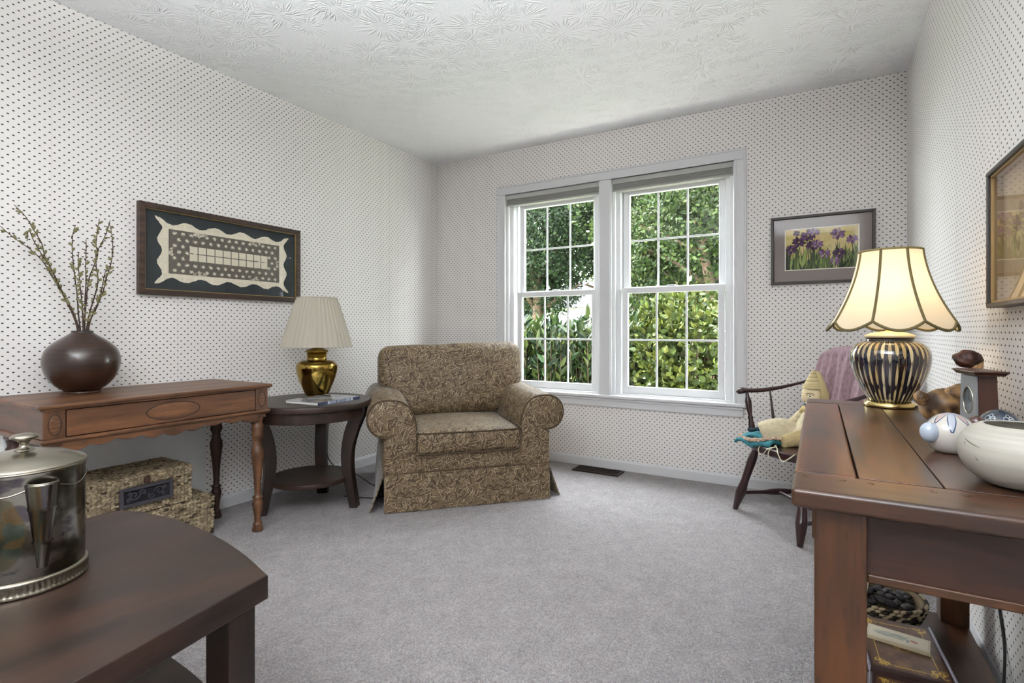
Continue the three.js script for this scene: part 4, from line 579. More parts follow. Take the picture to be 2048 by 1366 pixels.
pottery('ceramic_bird', 'round white glazed ceramic bird with blue petal outlines', [0.223, 0.76, -1.322], 0.5, [0.0425, 0.0415, 0.039], '#a9b4c2', (c, w, h) => {
  c.fillStyle = '#bdb8b0'; c.fillRect(0, 0, w, h); const r = rng(2); for (let i = 0; i < 2600; i++) { c.fillStyle = r() < 0.6 ? 'rgba(168,160,150,0.45)' : 'rgba(236,232,226,0.6)'; c.fillRect(r() * w, r() * h, 2, 2); }
  c.fillStyle = '#9a9db4'; c.fillRect(0, 0, w, 60); for (let i = 0; i < 8; i++) petal(c, i * w / 8 + 40, 70, 52, i % 2 ? 150 : 90, '#2f4363', i % 2 ? '#a7adb8' : '#b39f9a');
}, [-0.044, 0.04, 0.006, 0.0165, 0.02, 0.0155]);
pottery('ceramic_bird', 'round navy glazed ceramic bird beside the white bowl', [0.322, 0.76, -1.44], 0.4, [0.036, 0.041, 0.036], '#4a2c2a', (c, w, h) => {
  c.fillStyle = '#2a3542'; c.fillRect(0, 0, w, h); const r = rng(6); for (let i = 0; i < 40; i++) { c.fillStyle = ['#1d2530', '#3a4a5a', '#222b38'][i % 3]; c.globalAlpha = 0.6; c.beginPath(); c.ellipse(r() * w, r() * h, 60, 30, r() * 3, 0, 7); c.fill(); } c.globalAlpha = 1; c.strokeStyle = '#9fa6ab'; c.lineWidth = 8; for (let i = 0; i < 6; i++) { const x = i * w / 6 + 70; c.beginPath(); c.ellipse(x - 26, 150, 24, 20, 0, 0, 7); c.ellipse(x + 26, 150, 24, 20, 0, 0, 7); c.ellipse(x, 122, 20, 16, 0, 0, 7); c.stroke(); }
}, [-0.042, 0.048, 0.0, 0.015, 0.014, 0.014]);
{
  const clay = dataTex(512, 512, (u, v) => { const n = fbm(u * 3, v * 60, 3); const k = 0.93 + 0.12 * n; return [172 * k, 168 * k, 157 * k]; });
  const t = thing('stoneware_bowl', 'large off-white stoneware bowl with incised lines and closed-in rim', 'bowl', [0.272, 0.76, -1.088]);
  part('bowl_wall', lathe(smoothPts([[0.03, 0.001], [0.045, 0.003], [0.066, 0.018], [0.0785, 0.042], [0.0775, 0.066], [0.066, 0.084], [0.053, 0.0925], [0.047, 0.0935]], 40).concat(smoothPts([[0.046, 0.092], [0.058, 0.084], [0.07, 0.064], [0.07, 0.042], [0.058, 0.02], [0.02, 0.009], [0, 0.009]], 30)), 72), std(0xffffff, 0.5, { map: clay, name: 'matte stoneware' }), t);
  const R = (y) => { const P = [[0.018, 0.066], [0.042, 0.0785], [0.066, 0.0775], [0.084, 0.066]]; for (let i = 0; i < 3; i++) if (y <= P[i + 1][0]) return lerp(P[i][1], P[i + 1][1], clamp((y - P[i][0]) / (P[i + 1][0] - P[i][0]), 0, 1)); return 0.066; };
  for (const [a0, a1, y0, y1] of [[2.95, 2.25, 0.071, 0.057], [2.85, 2.5, 0.065, 0.042], [3.0, 2.7, 0.078, 0.073]]) { const p = []; for (let k = 0; k <= 10; k++) { const u = k / 10, y = lerp(y0, y1, u), a = lerp(a0, a1, u), r = R(y) + 0.0002; p.push(V(Math.cos(a) * r, y, Math.sin(a) * r)); } part('incised_line', tube(p, 0.0008, 20, 5), std('#6b675c', 0.8), t); }
}

// ------------------------------------------------------------------ things on the lower shelf
{
  const t = thing('coiled_basket', 'small coiled two-tone basket on the lower shelf', 'basket', [0.165, 0.12, -1.93]), r = rng(51), A = [], B = [];
  const R = (y) => lerp(0.07, 0.108, Math.sin(clamp(y / 0.085, 0, 1) * 1.57)), bead = new THREE.SphereGeometry(1, 6, 4);
  for (let k = 0, y = 0.005; y < 0.085; y += 0.0085, k++) { const rr = R(y), n = 40; for (let i = 0; i < n; i++) { const a = (i + 0.5 * (k % 2)) / n * 6.2832, g = bead.clone(); g.scale(rr * 0.095, 0.0052, 0.0055); g.rotateZ(0.25); g.rotateY(-a + Math.PI / 2); g.translate(Math.cos(a) * rr, y, Math.sin(a) * rr); (((i + k) % 3 === 0 || (k > 3 && k < 7 && i % 2)) ? B : A).push(g); } }
  const core = []; for (let k = 0; k <= 8; k++) core.push([R(k / 8 * 0.083) - 0.004, k / 8 * 0.083]); part('basket_core', lathe([[0, 0], ...core, [0.095, 0.08], [0.06, 0.012], [0, 0.012]], 40), std('#6b5a40', 0.9), t);
  part('pale_coils', join(...A), std('#a8987a', 0.85), t).userData.kind = 'stuff'; part('dark_coils', join(...B), std('#2f271f', 0.85), t).userData.kind = 'stuff';
  const P = []; for (let i = 0; i < 44; i++) { const g = new THREE.SphereGeometry(1, 7, 5); g.scale(0.011 + r() * 0.008, 0.007, 0.012 + r() * 0.006); g.rotateY(r() * 6); g.rotateZ(r() - 0.5); const a = r() * 6.28, q = Math.sqrt(r()) * 0.083; g.translate(Math.cos(a) * q, 0.068 + r() * 0.012, Math.sin(a) * q); P.push(g); }
  const s = solo('dark_potpourri', 'heap of dark dried potpourri inside the coiled basket', 'potpourri', join(...P), std('#231f20', 0.55)); s.position.set(0.165, 0.122, -1.93); s.userData.kind = 'stuff';
  const fan = solo('straw_fan', 'pale woven straw flap leaning on the coiled basket', 'fan', (() => { const gs = []; for (let k = 0; k < 22; k++) { const a = -0.55 + k * 0.05; gs.push(turned(V(0, 0, 0), V(Math.sin(a) * 0.1, Math.cos(a) * 0.1, 0), [[0, 0.0016], [1, 0.0028]], 5)); } return join(...gs); })(), std('#c2b48f', 0.85)); fan.position.set(0.118, 0.197, -1.86); fan.rotation.set(-0.9, 0.4, 0.3);
}
{
  const gilt = canvasTex(512, 768, (c, w, h) => {
    c.fillStyle = '#5a3b28'; c.fillRect(0, 0, w, h); const r = rng(8); for (let i = 0; i < 160; i++) { c.globalAlpha = 0.25; c.fillStyle = ['#7a573a', '#46301f', '#8a6a4c', '#3c2a22'][i % 4]; c.beginPath(); c.ellipse(r() * w, r() * h, 20 + r() * 60, 8 + r() * 26, r() * 3, 0, 7); c.fill(); } c.globalAlpha = 1;
    c.strokeStyle = '#c9a63e'; c.lineWidth = 6; c.strokeRect(58, 58, w - 116, h - 116); const curl = (x, y) => { for (let k = 0; k < 16; k++) { c.lineWidth = 4 + r() * 4; c.beginPath(); c.arc(x + (r() - 0.5) * 90, y + (r() - 0.5) * 70, 8 + r() * 18, r() * 6, r() * 6 + 3); c.stroke(); } };
    for (const [x, y] of [[70, 70], [w - 70, 70], [70, h - 70], [w - 70, h - 70]]) curl(x, y); curl(w / 2, h / 2); c.lineWidth = 5; c.beginPath(); c.ellipse(w / 2, h / 2, 60, 90, 0, 0, 7); c.stroke(); for (const y of [60, h - 60]) { c.lineWidth = 5; for (let k = 0; k < 6; k++) { c.beginPath(); c.arc(w / 2 - 90 + k * 36, y, 12, 0, 4); c.stroke(); } }
  }, { wrap: THREE.ClampToEdgeWrapping });
  const leather = phy(0xffffff, 0.32, { map: gilt, clearcoat: 0.4, name: 'gilded leather' }), dark = phy('#3a2420', 0.35, { clearcoat: 0.4 });
  const t = thing('gilded_chest', 'flat brown chest with gilt scrollwork and metal corners on the lower shelf', 'box', [0.172, 0.12, -1.565], 0.06);
  part('chest_body', bb(-0.074, 0.074, 0.0, 0.104, -0.118, 0.118, 0.004), dark, t);
  part('lid', bb(-0.08, 0.08, 0.104, 0.1165, -0.125, 0.125, 0.003), dark, t);
  const top = new THREE.PlaneGeometry(0.142, 0.232).rotateX(-Math.PI / 2).translate(0, 0.1170, 0); part('gilded_panel', top, leather, t); const fp = new THREE.PlaneGeometry(0.132, 0.088).translate(0, 0.052, 0.1186); part('gilded_panel', fp, leather, t);
  const lav = phy('#9c97a6', 0.25, { clearcoat: 0.6 }); part('edge_strip', bb(-0.0825, -0.0765, 0.106, 0.1195, -0.125, 0.125, 0.002), lav, t); part('edge_strip', bb(0.0765, 0.0825, 0.106, 0.1195, -0.125, 0.125, 0.002), lav, t);
  part('side_band', bb(-0.0775, -0.074, 0.006, 0.1, -0.05, 0.10, 0.001), lav, t);
  for (const z of [-0.03, 0.09]) { part('clasp', join(bb(-0.087, -0.0745, 0.088, 0.108, z - 0.009, z + 0.009, 0.002), new THREE.TorusGeometry(0.008, 0.0018, 6, 20).rotateY(Math.PI / 2).translate(-0.086, 0.082, z)), std('#4a4440', 0.35, { metalness: 0.9 }), t); }
  const card = canvasTex(512, 200, (c, w, h) => { c.fillStyle = '#d9cfba'; c.fillRect(0, 0, w, h); const r = rng(17); for (let i = 0; i < 90; i++) { c.globalAlpha = 0.3; c.fillStyle = ['#7f9494', '#b3a58c', '#9aa58f', '#8a8f98'][i % 4]; c.beginPath(); c.ellipse(70 + r() * 250, h / 2 + (r() - 0.5) * 70, 20 + r() * 20, 4 + r() * 8, (r() - 0.5), 0, 7); c.fill(); } c.globalAlpha = 0.7; c.fillStyle = '#b4685f'; c.beginPath(); c.ellipse(385, h / 2 + 4, 34, 18, 0.2, 0, 7); c.fill(); c.fillStyle = '#6d7f92'; c.beginPath(); c.ellipse(338, h / 2 + 24, 12, 22, 0.2, 0, 7); c.fill(); c.globalAlpha = 1; c.strokeStyle = '#b7aa90'; c.lineWidth = 3; c.strokeRect(12, 12, w - 24, h - 24); }, { wrap: THREE.ClampToEdgeWrapping });
  const k = thing('painted_plaque', 'small pale painted plaque lying on the gilded chest', 'plaque', [0.168, 0.2370, -1.585], -0.16); part('plaque_board', bb(-0.063, 0.063, 0.0, 0.009, -0.031, 0.031, 0.001), std('#cdbf9f', 0.6), k); part('painted_face', new THREE.PlaneGeometry(0.123, 0.059).rotateX(-Math.PI / 2).translate(0, 0.0094, 0), std(0xffffff, 0.55, { map: card }), k);
}

solo('wall_cord', 'black cord hanging down the papered wall behind the long console', 'cord', tube([[0.4195, 0.60, -2.0], [0.4195, 0.42, -1.955], [0.4195, 0.263, -1.881], [0.4195, 0.17, -1.83], [0.408, 0.09, -1.785], [0.404, 0.02, -1.76]], 0.0035, 50, 7), cordBlack);

// ------------------------------------------------------------------ iris print on the window wall
{
  const art = canvasTex(1024, 680, (c, w, h) => {
    const r = rng(33); const g = c.createLinearGradient(0, 0, w, h); g.addColorStop(0, '#c9b46c'); g.addColorStop(0.5, '#cdbb86'); g.addColorStop(1, '#b9a878'); c.fillStyle = g; c.fillRect(0, 0, w, h);
    for (let i = 0; i < 90; i++) { c.globalAlpha = 0.25; c.fillStyle = ['#e0cf92', '#a9a24a', '#d8c6a0', '#8f9a3f', '#c79f63'][i % 5]; c.beginPath(); c.ellipse(r() * w, r() * h * 0.8, 30 + r() * 90, 20 + r() * 40, r() * 3, 0, 7); c.fill(); }
    c.globalAlpha = 1; c.lineCap = 'round';
    const leaf = (x, y0, len, bend, wd, col) => { c.fillStyle = col; c.beginPath(); c.moveTo(x - wd, y0); c.quadraticCurveTo(x - wd + bend * 0.3, y0 - len * 0.6, x + bend, y0 - len); c.quadraticCurveTo(x + wd + bend * 0.5, y0 - len * 0.5, x + wd, y0); c.fill(); };
    const greens = ['#2f3d22', '#4c5d2c', '#6c7d3a', '#27301f', '#8a9a52', '#1f2619', '#586b35'];
    for (let i = 0; i < 120; i++) leaf(r() * w, h + 10, 160 + r() * 300, (r() - 0.5) * 190, 8 + r() * 17, greens[Math.floor(r() * 7)]);
    const iris = (x, y, s, cols) => { for (let k = 0; k < 9; k++) { const a = k * 0.7 + r() * 0.5; c.fillStyle = cols[k % cols.length]; c.beginPath(); c.ellipse(x + Math.cos(a) * 32 * s, y + Math.sin(a) * 26 * s, 36 * s, 15 * s, a, 0, 7); c.fill(); c.strokeStyle = '#2a1a30'; c.lineWidth = 3 * s; c.stroke(); } c.fillStyle = '#d9c069'; c.beginPath(); c.ellipse(x, y + 4, 9 * s, 6 * s, 0, 0, 7); c.fill(); };
    const dk = ['#3d2140', '#502c55', '#2c1733', '#6b4070'], lt = ['#7a5884', '#93739c', '#5c3c64', '#a98e9c'];
    for (const [x, y, s, p] of [[170, 75, 0.8, dk], [205, 215, 1.5, dk], [95, 335, 1.3, dk], [335, 120, 1.6, dk], [420, 70, 1.2, lt], [390, 290, 1.4, dk], [470, 270, 1.2, lt], [740, 130, 1.5, lt], [560, 430, 1.3, lt], [760, 440, 1.4, dk], [930, 230, 1.2, lt], [700, 560, 1.2, lt]]) { leaf(x, h, h - y, (r() - 0.5) * 30, 6, '#36451f'); iris(x, y, s, p); }
    for (let i = 0; i < 26; i++) leaf(r() * w, h + 10, 120 + r() * 220, (r() - 0.5) * 220, 7 + r() * 12, greens[Math.floor(r() * 7)]);
  }, { wrap: THREE.ClampToEdgeWrapping });
  const t = thing('iris_print', 'framed print of purple irises with a grey mat', 'framed picture', [0.0125, 1.4835, ZB + 0.001]), w = 0.533, h = 0.412;
  const fm = std('#332b26', 0.4, { name: 'dark bronze frame' }); frameBars(w, h, 0.016, 0.022).forEach((g) => part('frame_bar', g, fm, t));
  const m = poly([[-w / 2 + 0.01, -h / 2 + 0.01], [w / 2 - 0.01, -h / 2 + 0.01], [w / 2 - 0.01, h / 2 - 0.01], [-w / 2 + 0.01, h / 2 - 0.01]]), AX = 0.191, AY0 = -0.123, AY1 = 0.129; m.holes.push(new THREE.Path([[-AX, AY0], [-AX, AY1], [AX, AY1], [AX, AY0]].map(([x, y]) => new THREE.Vector2(x, y))));
  part('mat_board', extr(m, 0.0035).translate(0, 0, 0.006), std('#857a75', 0.9), t); frameBars(2 * AX, AY1 - AY0, 0.005, 0.0022, 0.0005).forEach((g) => part('mat_bevel', g.translate(0, (AY0 + AY1) / 2, 0.006), paperWhite, t));
  part('print', new THREE.PlaneGeometry(2 * AX, AY1 - AY0).translate(0, (AY0 + AY1) / 2, 0.0062), std(0xffffff, 0.8, { map: art }), t);
  part('backing', bb(-w / 2 + 0.008, w / 2 - 0.008, -h / 2 + 0.008, h / 2 - 0.008, 0.001, 0.006, 0), paperEdge, t);
  part('glass', new THREE.PlaneGeometry(w - 0.03, h - 0.03).translate(0, 0, 0.0135), pictureGlass, t);
}
// ------------------------------------------------------------------ old engraving over the long console
{
  const art = canvasTex(768, 512, (c, w, h) => { c.fillStyle = '#b39a72'; c.fillRect(0, 0, w, h); const r = rng(71); for (let i = 0; i < 260; i++) { c.globalAlpha = 0.10; c.fillStyle = r() < 0.5 ? '#8a724c' : '#c9b48c'; c.beginPath(); c.ellipse(r() * w, r() * h, 10 + r() * 60, 6 + r() * 40, r() * 3, 0, 7); c.fill(); } c.globalAlpha = 0.5; c.strokeStyle = '#5f4c33'; c.lineWidth = 2; for (let i = 0; i < 420; i++) { const x = 60 + r() * (w - 120), y = 90 + r() * 270; c.beginPath(); c.moveTo(x, y); c.lineTo(x + (r() - 0.5) * 26, y + (r() - 0.5) * 46); c.stroke(); } for (let i = 0; i < 26; i++) { c.globalAlpha = 0.28; c.fillStyle = '#4d3d2a'; c.beginPath(); c.ellipse(60 + r() * (w - 120), 120 + r() * 200, 12 + r() * 18, 30 + r() * 40, 0, 0, 7); c.fill(); } c.globalAlpha = 1; }, { wrap: THREE.ClampToEdgeWrapping });
  const w = 0.6, h = 0.36, t = thing('sepia_engraving', 'framed sepia engraving on the papered wall above the stoneware bowl', 'framed picture', [XR - 0.001, 1.2385, -1.847 + w / 2], -Math.PI / 2);
  const dk = std('#2b2420', 0.45), gd = std('#9a7f52', 0.42, { metalness: 0.35 });
  frameBars(w, h, 0.012, 0.034).forEach((g) => part('frame_bar', g, dk, t)); frameBars(w - 0.022, h - 0.022, 0.006, 0.029, 0.001).forEach((g) => part('gilt_fillet', g, gd, t));
  part('mat_board', bb(-w / 2 + 0.006, w / 2 - 0.006, -h / 2 + 0.006, h / 2 - 0.006, 0.001, 0.005, 0), std('#b59c78', 0.9), t);
  part('engraving', new THREE.PlaneGeometry(w - 0.13, h - 0.11).translate(0, 0.0, 0.0053), std(0xffffff, 0.85, { map: art }), t);
  part('glass', new THREE.PlaneGeometry(w - 0.03, h - 0.03).translate(0, 0, 0.0265), phy('#ffffff', 0.02, { transmission: 1, thickness: 0, ior: 1.5, name: 'glossy picture glass' }), t);
}
// ------------------------------------------------------------------ floor register
{
  const t = thing('floor_register', 'brown metal floor register set in the carpet under the window', 'vent', [-1.346, 0.0, -3.497]), m = std('#2e211b', 0.5, { metalness: 0.3 });
  part('register_well', bb(-0.162, 0.162, 0.0005, 0.0015, -0.066, 0.066, 0), m, t);
  part('frame', join(bb(-0.17, 0.17, 0.0005, 0.01, -0.073, -0.058, 0.002), bb(-0.17, 0.17, 0.0005, 0.01, 0.058, 0.073, 0.002), bb(-0.17, -0.153, 0.0005, 0.01, -0.06, 0.06, 0.002), bb(0.153, 0.17, 0.0005, 0.01, -0.06, 0.06, 0.002), bb(-0.155, 0.155, 0.001, 0.005, -0.003, 0.003, 0)), m, t);
  for (let k = 0; k < 22; k++) part('slat', bb(-0.148 + k * 0.0137, -0.148 + k * 0.0137 + 0.0055, 0.0015, 0.009, -0.06, 0.06, 0), m, t);
}
// ------------------------------------------------------------------ Windsor armchair in the far corner
const WIN = [-0.2385, 0, -2.948], WINTURN = -50.6 * Math.PI / 180, mahog = phy('#2b0f13', 0.28, { clearcoat: 0.4, clearcoatRoughness: 0.2, name: 'dark mahogany paint' });
{
  const t = thing('windsor_chair', 'dark mahogany bow-back Windsor armchair in the corner', 'chair', WIN, WINTURN);
  const foot = { fl: V(-0.259, 0, 0), fr: V(0.259, 0, 0), bl: V(-0.225, 0, -0.49), br: V(0.225, 0, -0.49) }, top = { fl: V(-0.185, 0.37, -0.085), fr: V(0.185, 0.37, -0.085), bl: V(-0.15, 0.37, -0.36), br: V(0.15, 0.37, -0.36) };
  const prof = [[0, 0.0125], [0.02, 0.0135], [0.25, 0.0265], [0.275, 0.0275], [0.285, 0.0262], [0.30, 0.0255], [0.45, 0.0195], [0.62, 0.0215], [0.78, 0.0235], [0.84, 0.0205], [0.855, 0.0225], [0.87, 0.0195], [1, 0.0165]];
  for (const k of ['fl', 'fr', 'bl', 'br']) part('leg', turned(foot[k], top[k], prof, 20), mahog, t);
  const on = (k, u) => foot[k].clone().lerp(top[k], u), str = [[0, 0.0085], [0.3, 0.011], [0.42, 0.017], [0.5, 0.0185], [0.58, 0.017], [0.7, 0.011], [1, 0.0085]];
  const sl = [on('fl', 0.26), on('bl', 0.26)], sr = [on('fr', 0.26), on('br', 0.26)]; part('stretcher', turned(sl[0], sl[1], str), mahog, t); part('stretcher', turned(sr[0], sr[1], str), mahog, t); part('stretcher', turned(sl[0].clone().lerp(sl[1], 0.5), sr[0].clone().lerp(sr[1], 0.5), str), mahog, t);
  // saddle seat
  const sp = new THREE.Shape(); const S = []; for (let k = 0; k < 48; k++) { const a = k / 48 * 6.2832, c = Math.cos(a), s = Math.sin(a); S.push([Math.sign(c) * Math.abs(c) ** 0.75 * (0.262 - 0.03 * (s > 0 ? s : 0)), Math.sign(s) * Math.abs(s) ** 0.7 * 0.222]); } sp.setFromPoints(S.map(([x, y]) => new THREE.Vector2(x, y)));
  { const g = extr(sp, 0.022, 0.010, 3); g.rotateX(-Math.PI / 2); g.translate(0, 0.373, -0.222); part('seat', deform(g, (v) => { if (v.y > 0.39) v.y -= 0.012 * Math.exp(-(v.x ** 2 + (v.z + 0.24) ** 2) / 0.03); }), mahog, t); }
  const hoop = []; for (let k = 0; k <= 40; k++) { const a = Math.PI * k / 40, y = 0.395 + Math.sin(a) ** 0.62 * 0.51; hoop.push(V(Math.cos(a) * (0.205 + 0.04 * Math.sin(a) ** 0.5), y, -0.385 - (y - 0.395) * 0.26)); }
  part('bow', tube(hoop, 0.0115, 90, 10), mahog, t);
  for (let k = 0; k < 7; k++) { const u = (k - 3) / 3, x0 = u * 0.145, x1 = u * 0.19, a = Math.acos(clamp(x1 / 0.24, -1, 1)), y1 = 0.395 + Math.sin(a) ** 0.62 * 0.51; part('spindle', turned(V(x0, 0.392, -0.40), V(x1, y1, -0.385 - (y1 - 0.395) * 0.26), [[0, 0.006], [0.25, 0.0085], [1, 0.0045]], 8), mahog, t); }
  for (const s of [-1, 1]) {
    const A = part('arm', taper([V(s * 0.238, 0.716, -0.452), V(s * 0.252, 0.693, -0.37), V(s * 0.27, 0.668, -0.25), V(s * 0.282, 0.657, -0.15), V(s * 0.274, 0.660, -0.058), V(s * 0.264, 0.655, -0.026)], (u) => lerp(0.010, 0.0165, sm(0.1, 0.7, u)) + 0.007 * Math.exp(-((u - 0.94) ** 2) / 0.003), 40, 12, 0.75), mahog, t);
    part('arm_post', turned(V(s * 0.222, 0.39, -0.09), V(s * 0.272, 0.655, -0.08), [[0, 0.010], [0.1, 0.0125], [0.3, 0.0175], [0.42, 0.012], [0.46, 0.016], [0.5, 0.0105], [0.66, 0.0155], [0.8, 0.018], [0.9, 0.010], [1, 0.009]], 16), mahog, t);
    part('arm_spindle', turned(V(s * 0.215, 0.39, -0.22), V(s * 0.268, 0.665, -0.22), [[0, 0.006], [0.3, 0.009], [1, 0.0045]], 10), mahog, t);
  }
}
const inChair = (o) => { o.position.set(...WIN); o.rotation.y = WINTURN; return o; };
{ // plush throw over the bow
  const plush = dataTex(256, 256, (u, v, x, y) => { const n = 0.86 + 0.3 * fbm(x / 9, y / 22, 3) - 0.05 + 0.14 * (N2(x / 1.7, y / 1.7) - 0.5); return [166 * n, 138 * n, 147 * n]; });
  const m = phy(0xffffff, 1, { map: rep(plush, 5), bumpMap: plush, bumpScale: 0.006, sheen: 0.9, sheenColor: new THREE.Color(0.85, 0.7, 0.76), sheenRoughness: 0.5, name: 'dusty pink plush' });
  const U = 60, Q = 44, pos = [], uv = [], idx = []; const layer = (off) => { const base = pos.length / 3; for (let j = 0; j <= Q; j++) for (let i = 0; i <= U; i++) { const u = i / U, v = j / Q, s = (v - 0.46) * 0.86, x = lerp(-0.205, 0.235, u) + 0.012 * Math.sin(v * 7 + 1) * (u - 0.5), topY = 0.916 - 0.05 * Math.abs((u - 0.47) * 2) ** 2.4, fold = 0.011 * Math.sin(u * 27 + 0.8 * Math.sin(v * 6)) * sm(0.03, 0.2, Math.abs(s)) + 0.006 * Math.sin(u * 49 + 2); let y, z; const R = 0.022 + off; if (Math.abs(s) < R * 1.57) { const a = s / R; y = topY + Math.cos(a) * R - R; z = -0.505 - Math.sin(a) * R; } else { const e = Math.abs(s) - R * 1.57; y = topY - R - e; z = -0.505 + (s < 0 ? R + fold + e * 0.20 : -R - fold + e * 0.2); } pos.push(x, y, z); uv.push(x, s); } for (let j = 0; j < Q; j++) for (let i = 0; i < U; i++) { const a = base + j * (U + 1) + i; off > 0 ? idx.push(a, a + 1, a + U + 1, a + 1, a + U + 2, a + U + 1) : idx.push(a, a + U + 1, a + 1, a + 1, a + U + 1, a + U + 2); } };
  layer(0.006); layer(-0.002); const g = new THREE.BufferGeometry(); g.setAttribute('position', new THREE.Float32BufferAttribute(pos, 3)); g.setAttribute('uv', new THREE.Float32BufferAttribute(uv, 2)); g.setIndex(idx); g.computeVertexNormals();
  inChair(solo('plush_throw', 'dusty pink plush throw draped over the Windsor chair back', 'throw blanket', g, m));
}
{ // cloth doll with a pointed cap, slumped on the seat
  const linenTex = dataTex(256, 256, (u, v, x, y) => { const n = 0.86 + 0.2 * fbm(x / 20, y / 20, 3) + 0.08 * (N2(x / 1.5, y / 1.5) - 0.5); return [214 * n, 200 * n, 168 * n]; }), linen = std(0xffffff, 0.95, { map: rep(linenTex, 6), name: 'cream linen' });
  const face = canvasTex(512, 512, (c, w, h) => { c.fillStyle = '#dccba5'; c.fillRect(0, 0, w, h); const cx = 256, eye = (x) => { c.strokeStyle = '#5a4630'; c.lineWidth = 6; c.beginPath(); c.arc(x, 268, 30, Math.PI * 1.15, Math.PI * 1.9); c.stroke(); c.fillStyle = '#f1ead8'; c.beginPath(); c.ellipse(x, 262, 22, 12, 0, 0, 7); c.fill(); c.fillStyle = '#57616a'; c.beginPath(); c.arc(x, 262, 10, 0, 7); c.fill(); c.fillStyle = '#1d1a18'; c.beginPath(); c.arc(x, 262, 5, 0, 7); c.fill(); c.strokeStyle = '#6b5335'; c.lineWidth = 8; c.beginPath(); c.arc(x, 262, 44, Math.PI * 1.2, Math.PI * 1.8); c.stroke(); }; eye(196); eye(316); c.strokeStyle = '#a98762'; c.lineWidth = 5; c.beginPath(); c.moveTo(256, 270); c.lineTo(248, 320); c.lineTo(264, 324); c.stroke(); c.fillStyle = '#a86a58'; c.beginPath(); c.ellipse(256, 352, 26, 8, 0, 0, 7); c.fill(); });
  const cap = canvasTex(256, 256, (c, w, h) => { c.fillStyle = '#c6b68c'; c.fillRect(0, 0, w, h); for (let y = 0; y < h; y += 14) { c.fillStyle = y % 28 ? '#a8966a' : '#d6c8a0'; c.fillRect(0, y, w, 7); for (let x = 0; x < w; x += 12) { c.fillStyle = '#94793f'; c.fillRect(x + (y % 28 ? 6 : 0), y + 2, 4, 6); } } });
  const t = thing('cloth_doll', 'cream cloth doll with a pointed knit cap slumped on the Windsor chair', 'doll', [WIN[0], -0.032, WIN[2]], WINTURN), ySeat = 0.43;
  const body = (pts, rf, sq = 1) => deform(taper(pts, rf, 26, 18, sq), (v) => { const n = 0.014 * (fbm(v.x * 22 + 3, v.y * 22 + v.z * 17, 3) - 0.5); v.x += n; v.z += n; v.y = Math.max(v.y + n, ySeat + 0.002); });
  part('body', boxUV(body([V(-0.01, 0.46, -0.22), V(-0.012, 0.52, -0.25), V(-0.012, 0.585, -0.275), V(-0.012, 0.62, -0.282)], (u) => 0.068 - 0.032 * u)), linen, t);
  part('skirt', boxUV(body([V(-0.02, 0.475, -0.24), V(-0.065, 0.485, -0.17), V(-0.10, 0.478, -0.10), V(-0.118, 0.468, -0.062)], (u) => 0.05 + 0.03 * Math.sin(u * 2.6), 0.75)), linen, t);
  part('skirt', boxUV(body([V(0.01, 0.47, -0.24), V(0.02, 0.475, -0.16), V(0.015, 0.46, -0.09)], (u) => 0.046 - 0.012 * u, 0.7)), std('#f0e6cc', 0.95, { map: rep(linenTex, 6) }), t);
  part('sleeve', boxUV(body([V(-0.05, 0.60, -0.275), V(-0.085, 0.555, -0.25), V(-0.10, 0.51, -0.20), V(-0.085, 0.485, -0.15)], (u) => 0.028 - 0.006 * u)), linen, t);
  part('sleeve', boxUV(body([V(0.03, 0.60, -0.275), V(0.06, 0.55, -0.25), V(0.06, 0.5, -0.19)], (u) => 0.028 - 0.006 * u)), linen, t);
  part('collar', boxUV(body([V(-0.09, 0.555, -0.27), V(-0.045, 0.61, -0.255), V(-0.01, 0.622, -0.245), V(0.03, 0.61, -0.255), V(0.06, 0.56, -0.265)], (u) => 0.016)), std('#c8b47e', 0.95), t);
  const hd = new THREE.SphereGeometry(0.052, 32, 24).rotateY(-Math.PI / 2 + 0.0).scale(0.92, 1.12, 0.95); part('head', hd.translate(-0.012, 0.694, -0.28), std(0xffffff, 0.9, { map: face }), t);
  part('cap', deform(lathe([[0.050, 0.728], [0.0505, 0.735], [0.040, 0.752], [0.024, 0.788], [0.009, 0.82], [0, 0.826]], 28), (v) => { v.x += 0.05 * (v.y - 0.69) ; }).translate(-0.012, 0, -0.284), std(0xffffff, 0.95, { map: rep(cap, 3, 1) }), t);
  part('hood', deform(lathe([[0.045, 0.60], [0.06, 0.65], [0.057, 0.7], [0.04, 0.75], [0.015, 0.81], [0, 0.82]], 28), (v) => { if (v.z > 0.012) v.z = 0.012; v.x += 0.06 * (v.y - 0.66); }).translate(-0.006, 0, -0.30), std('#bfae80', 0.95), t);
}
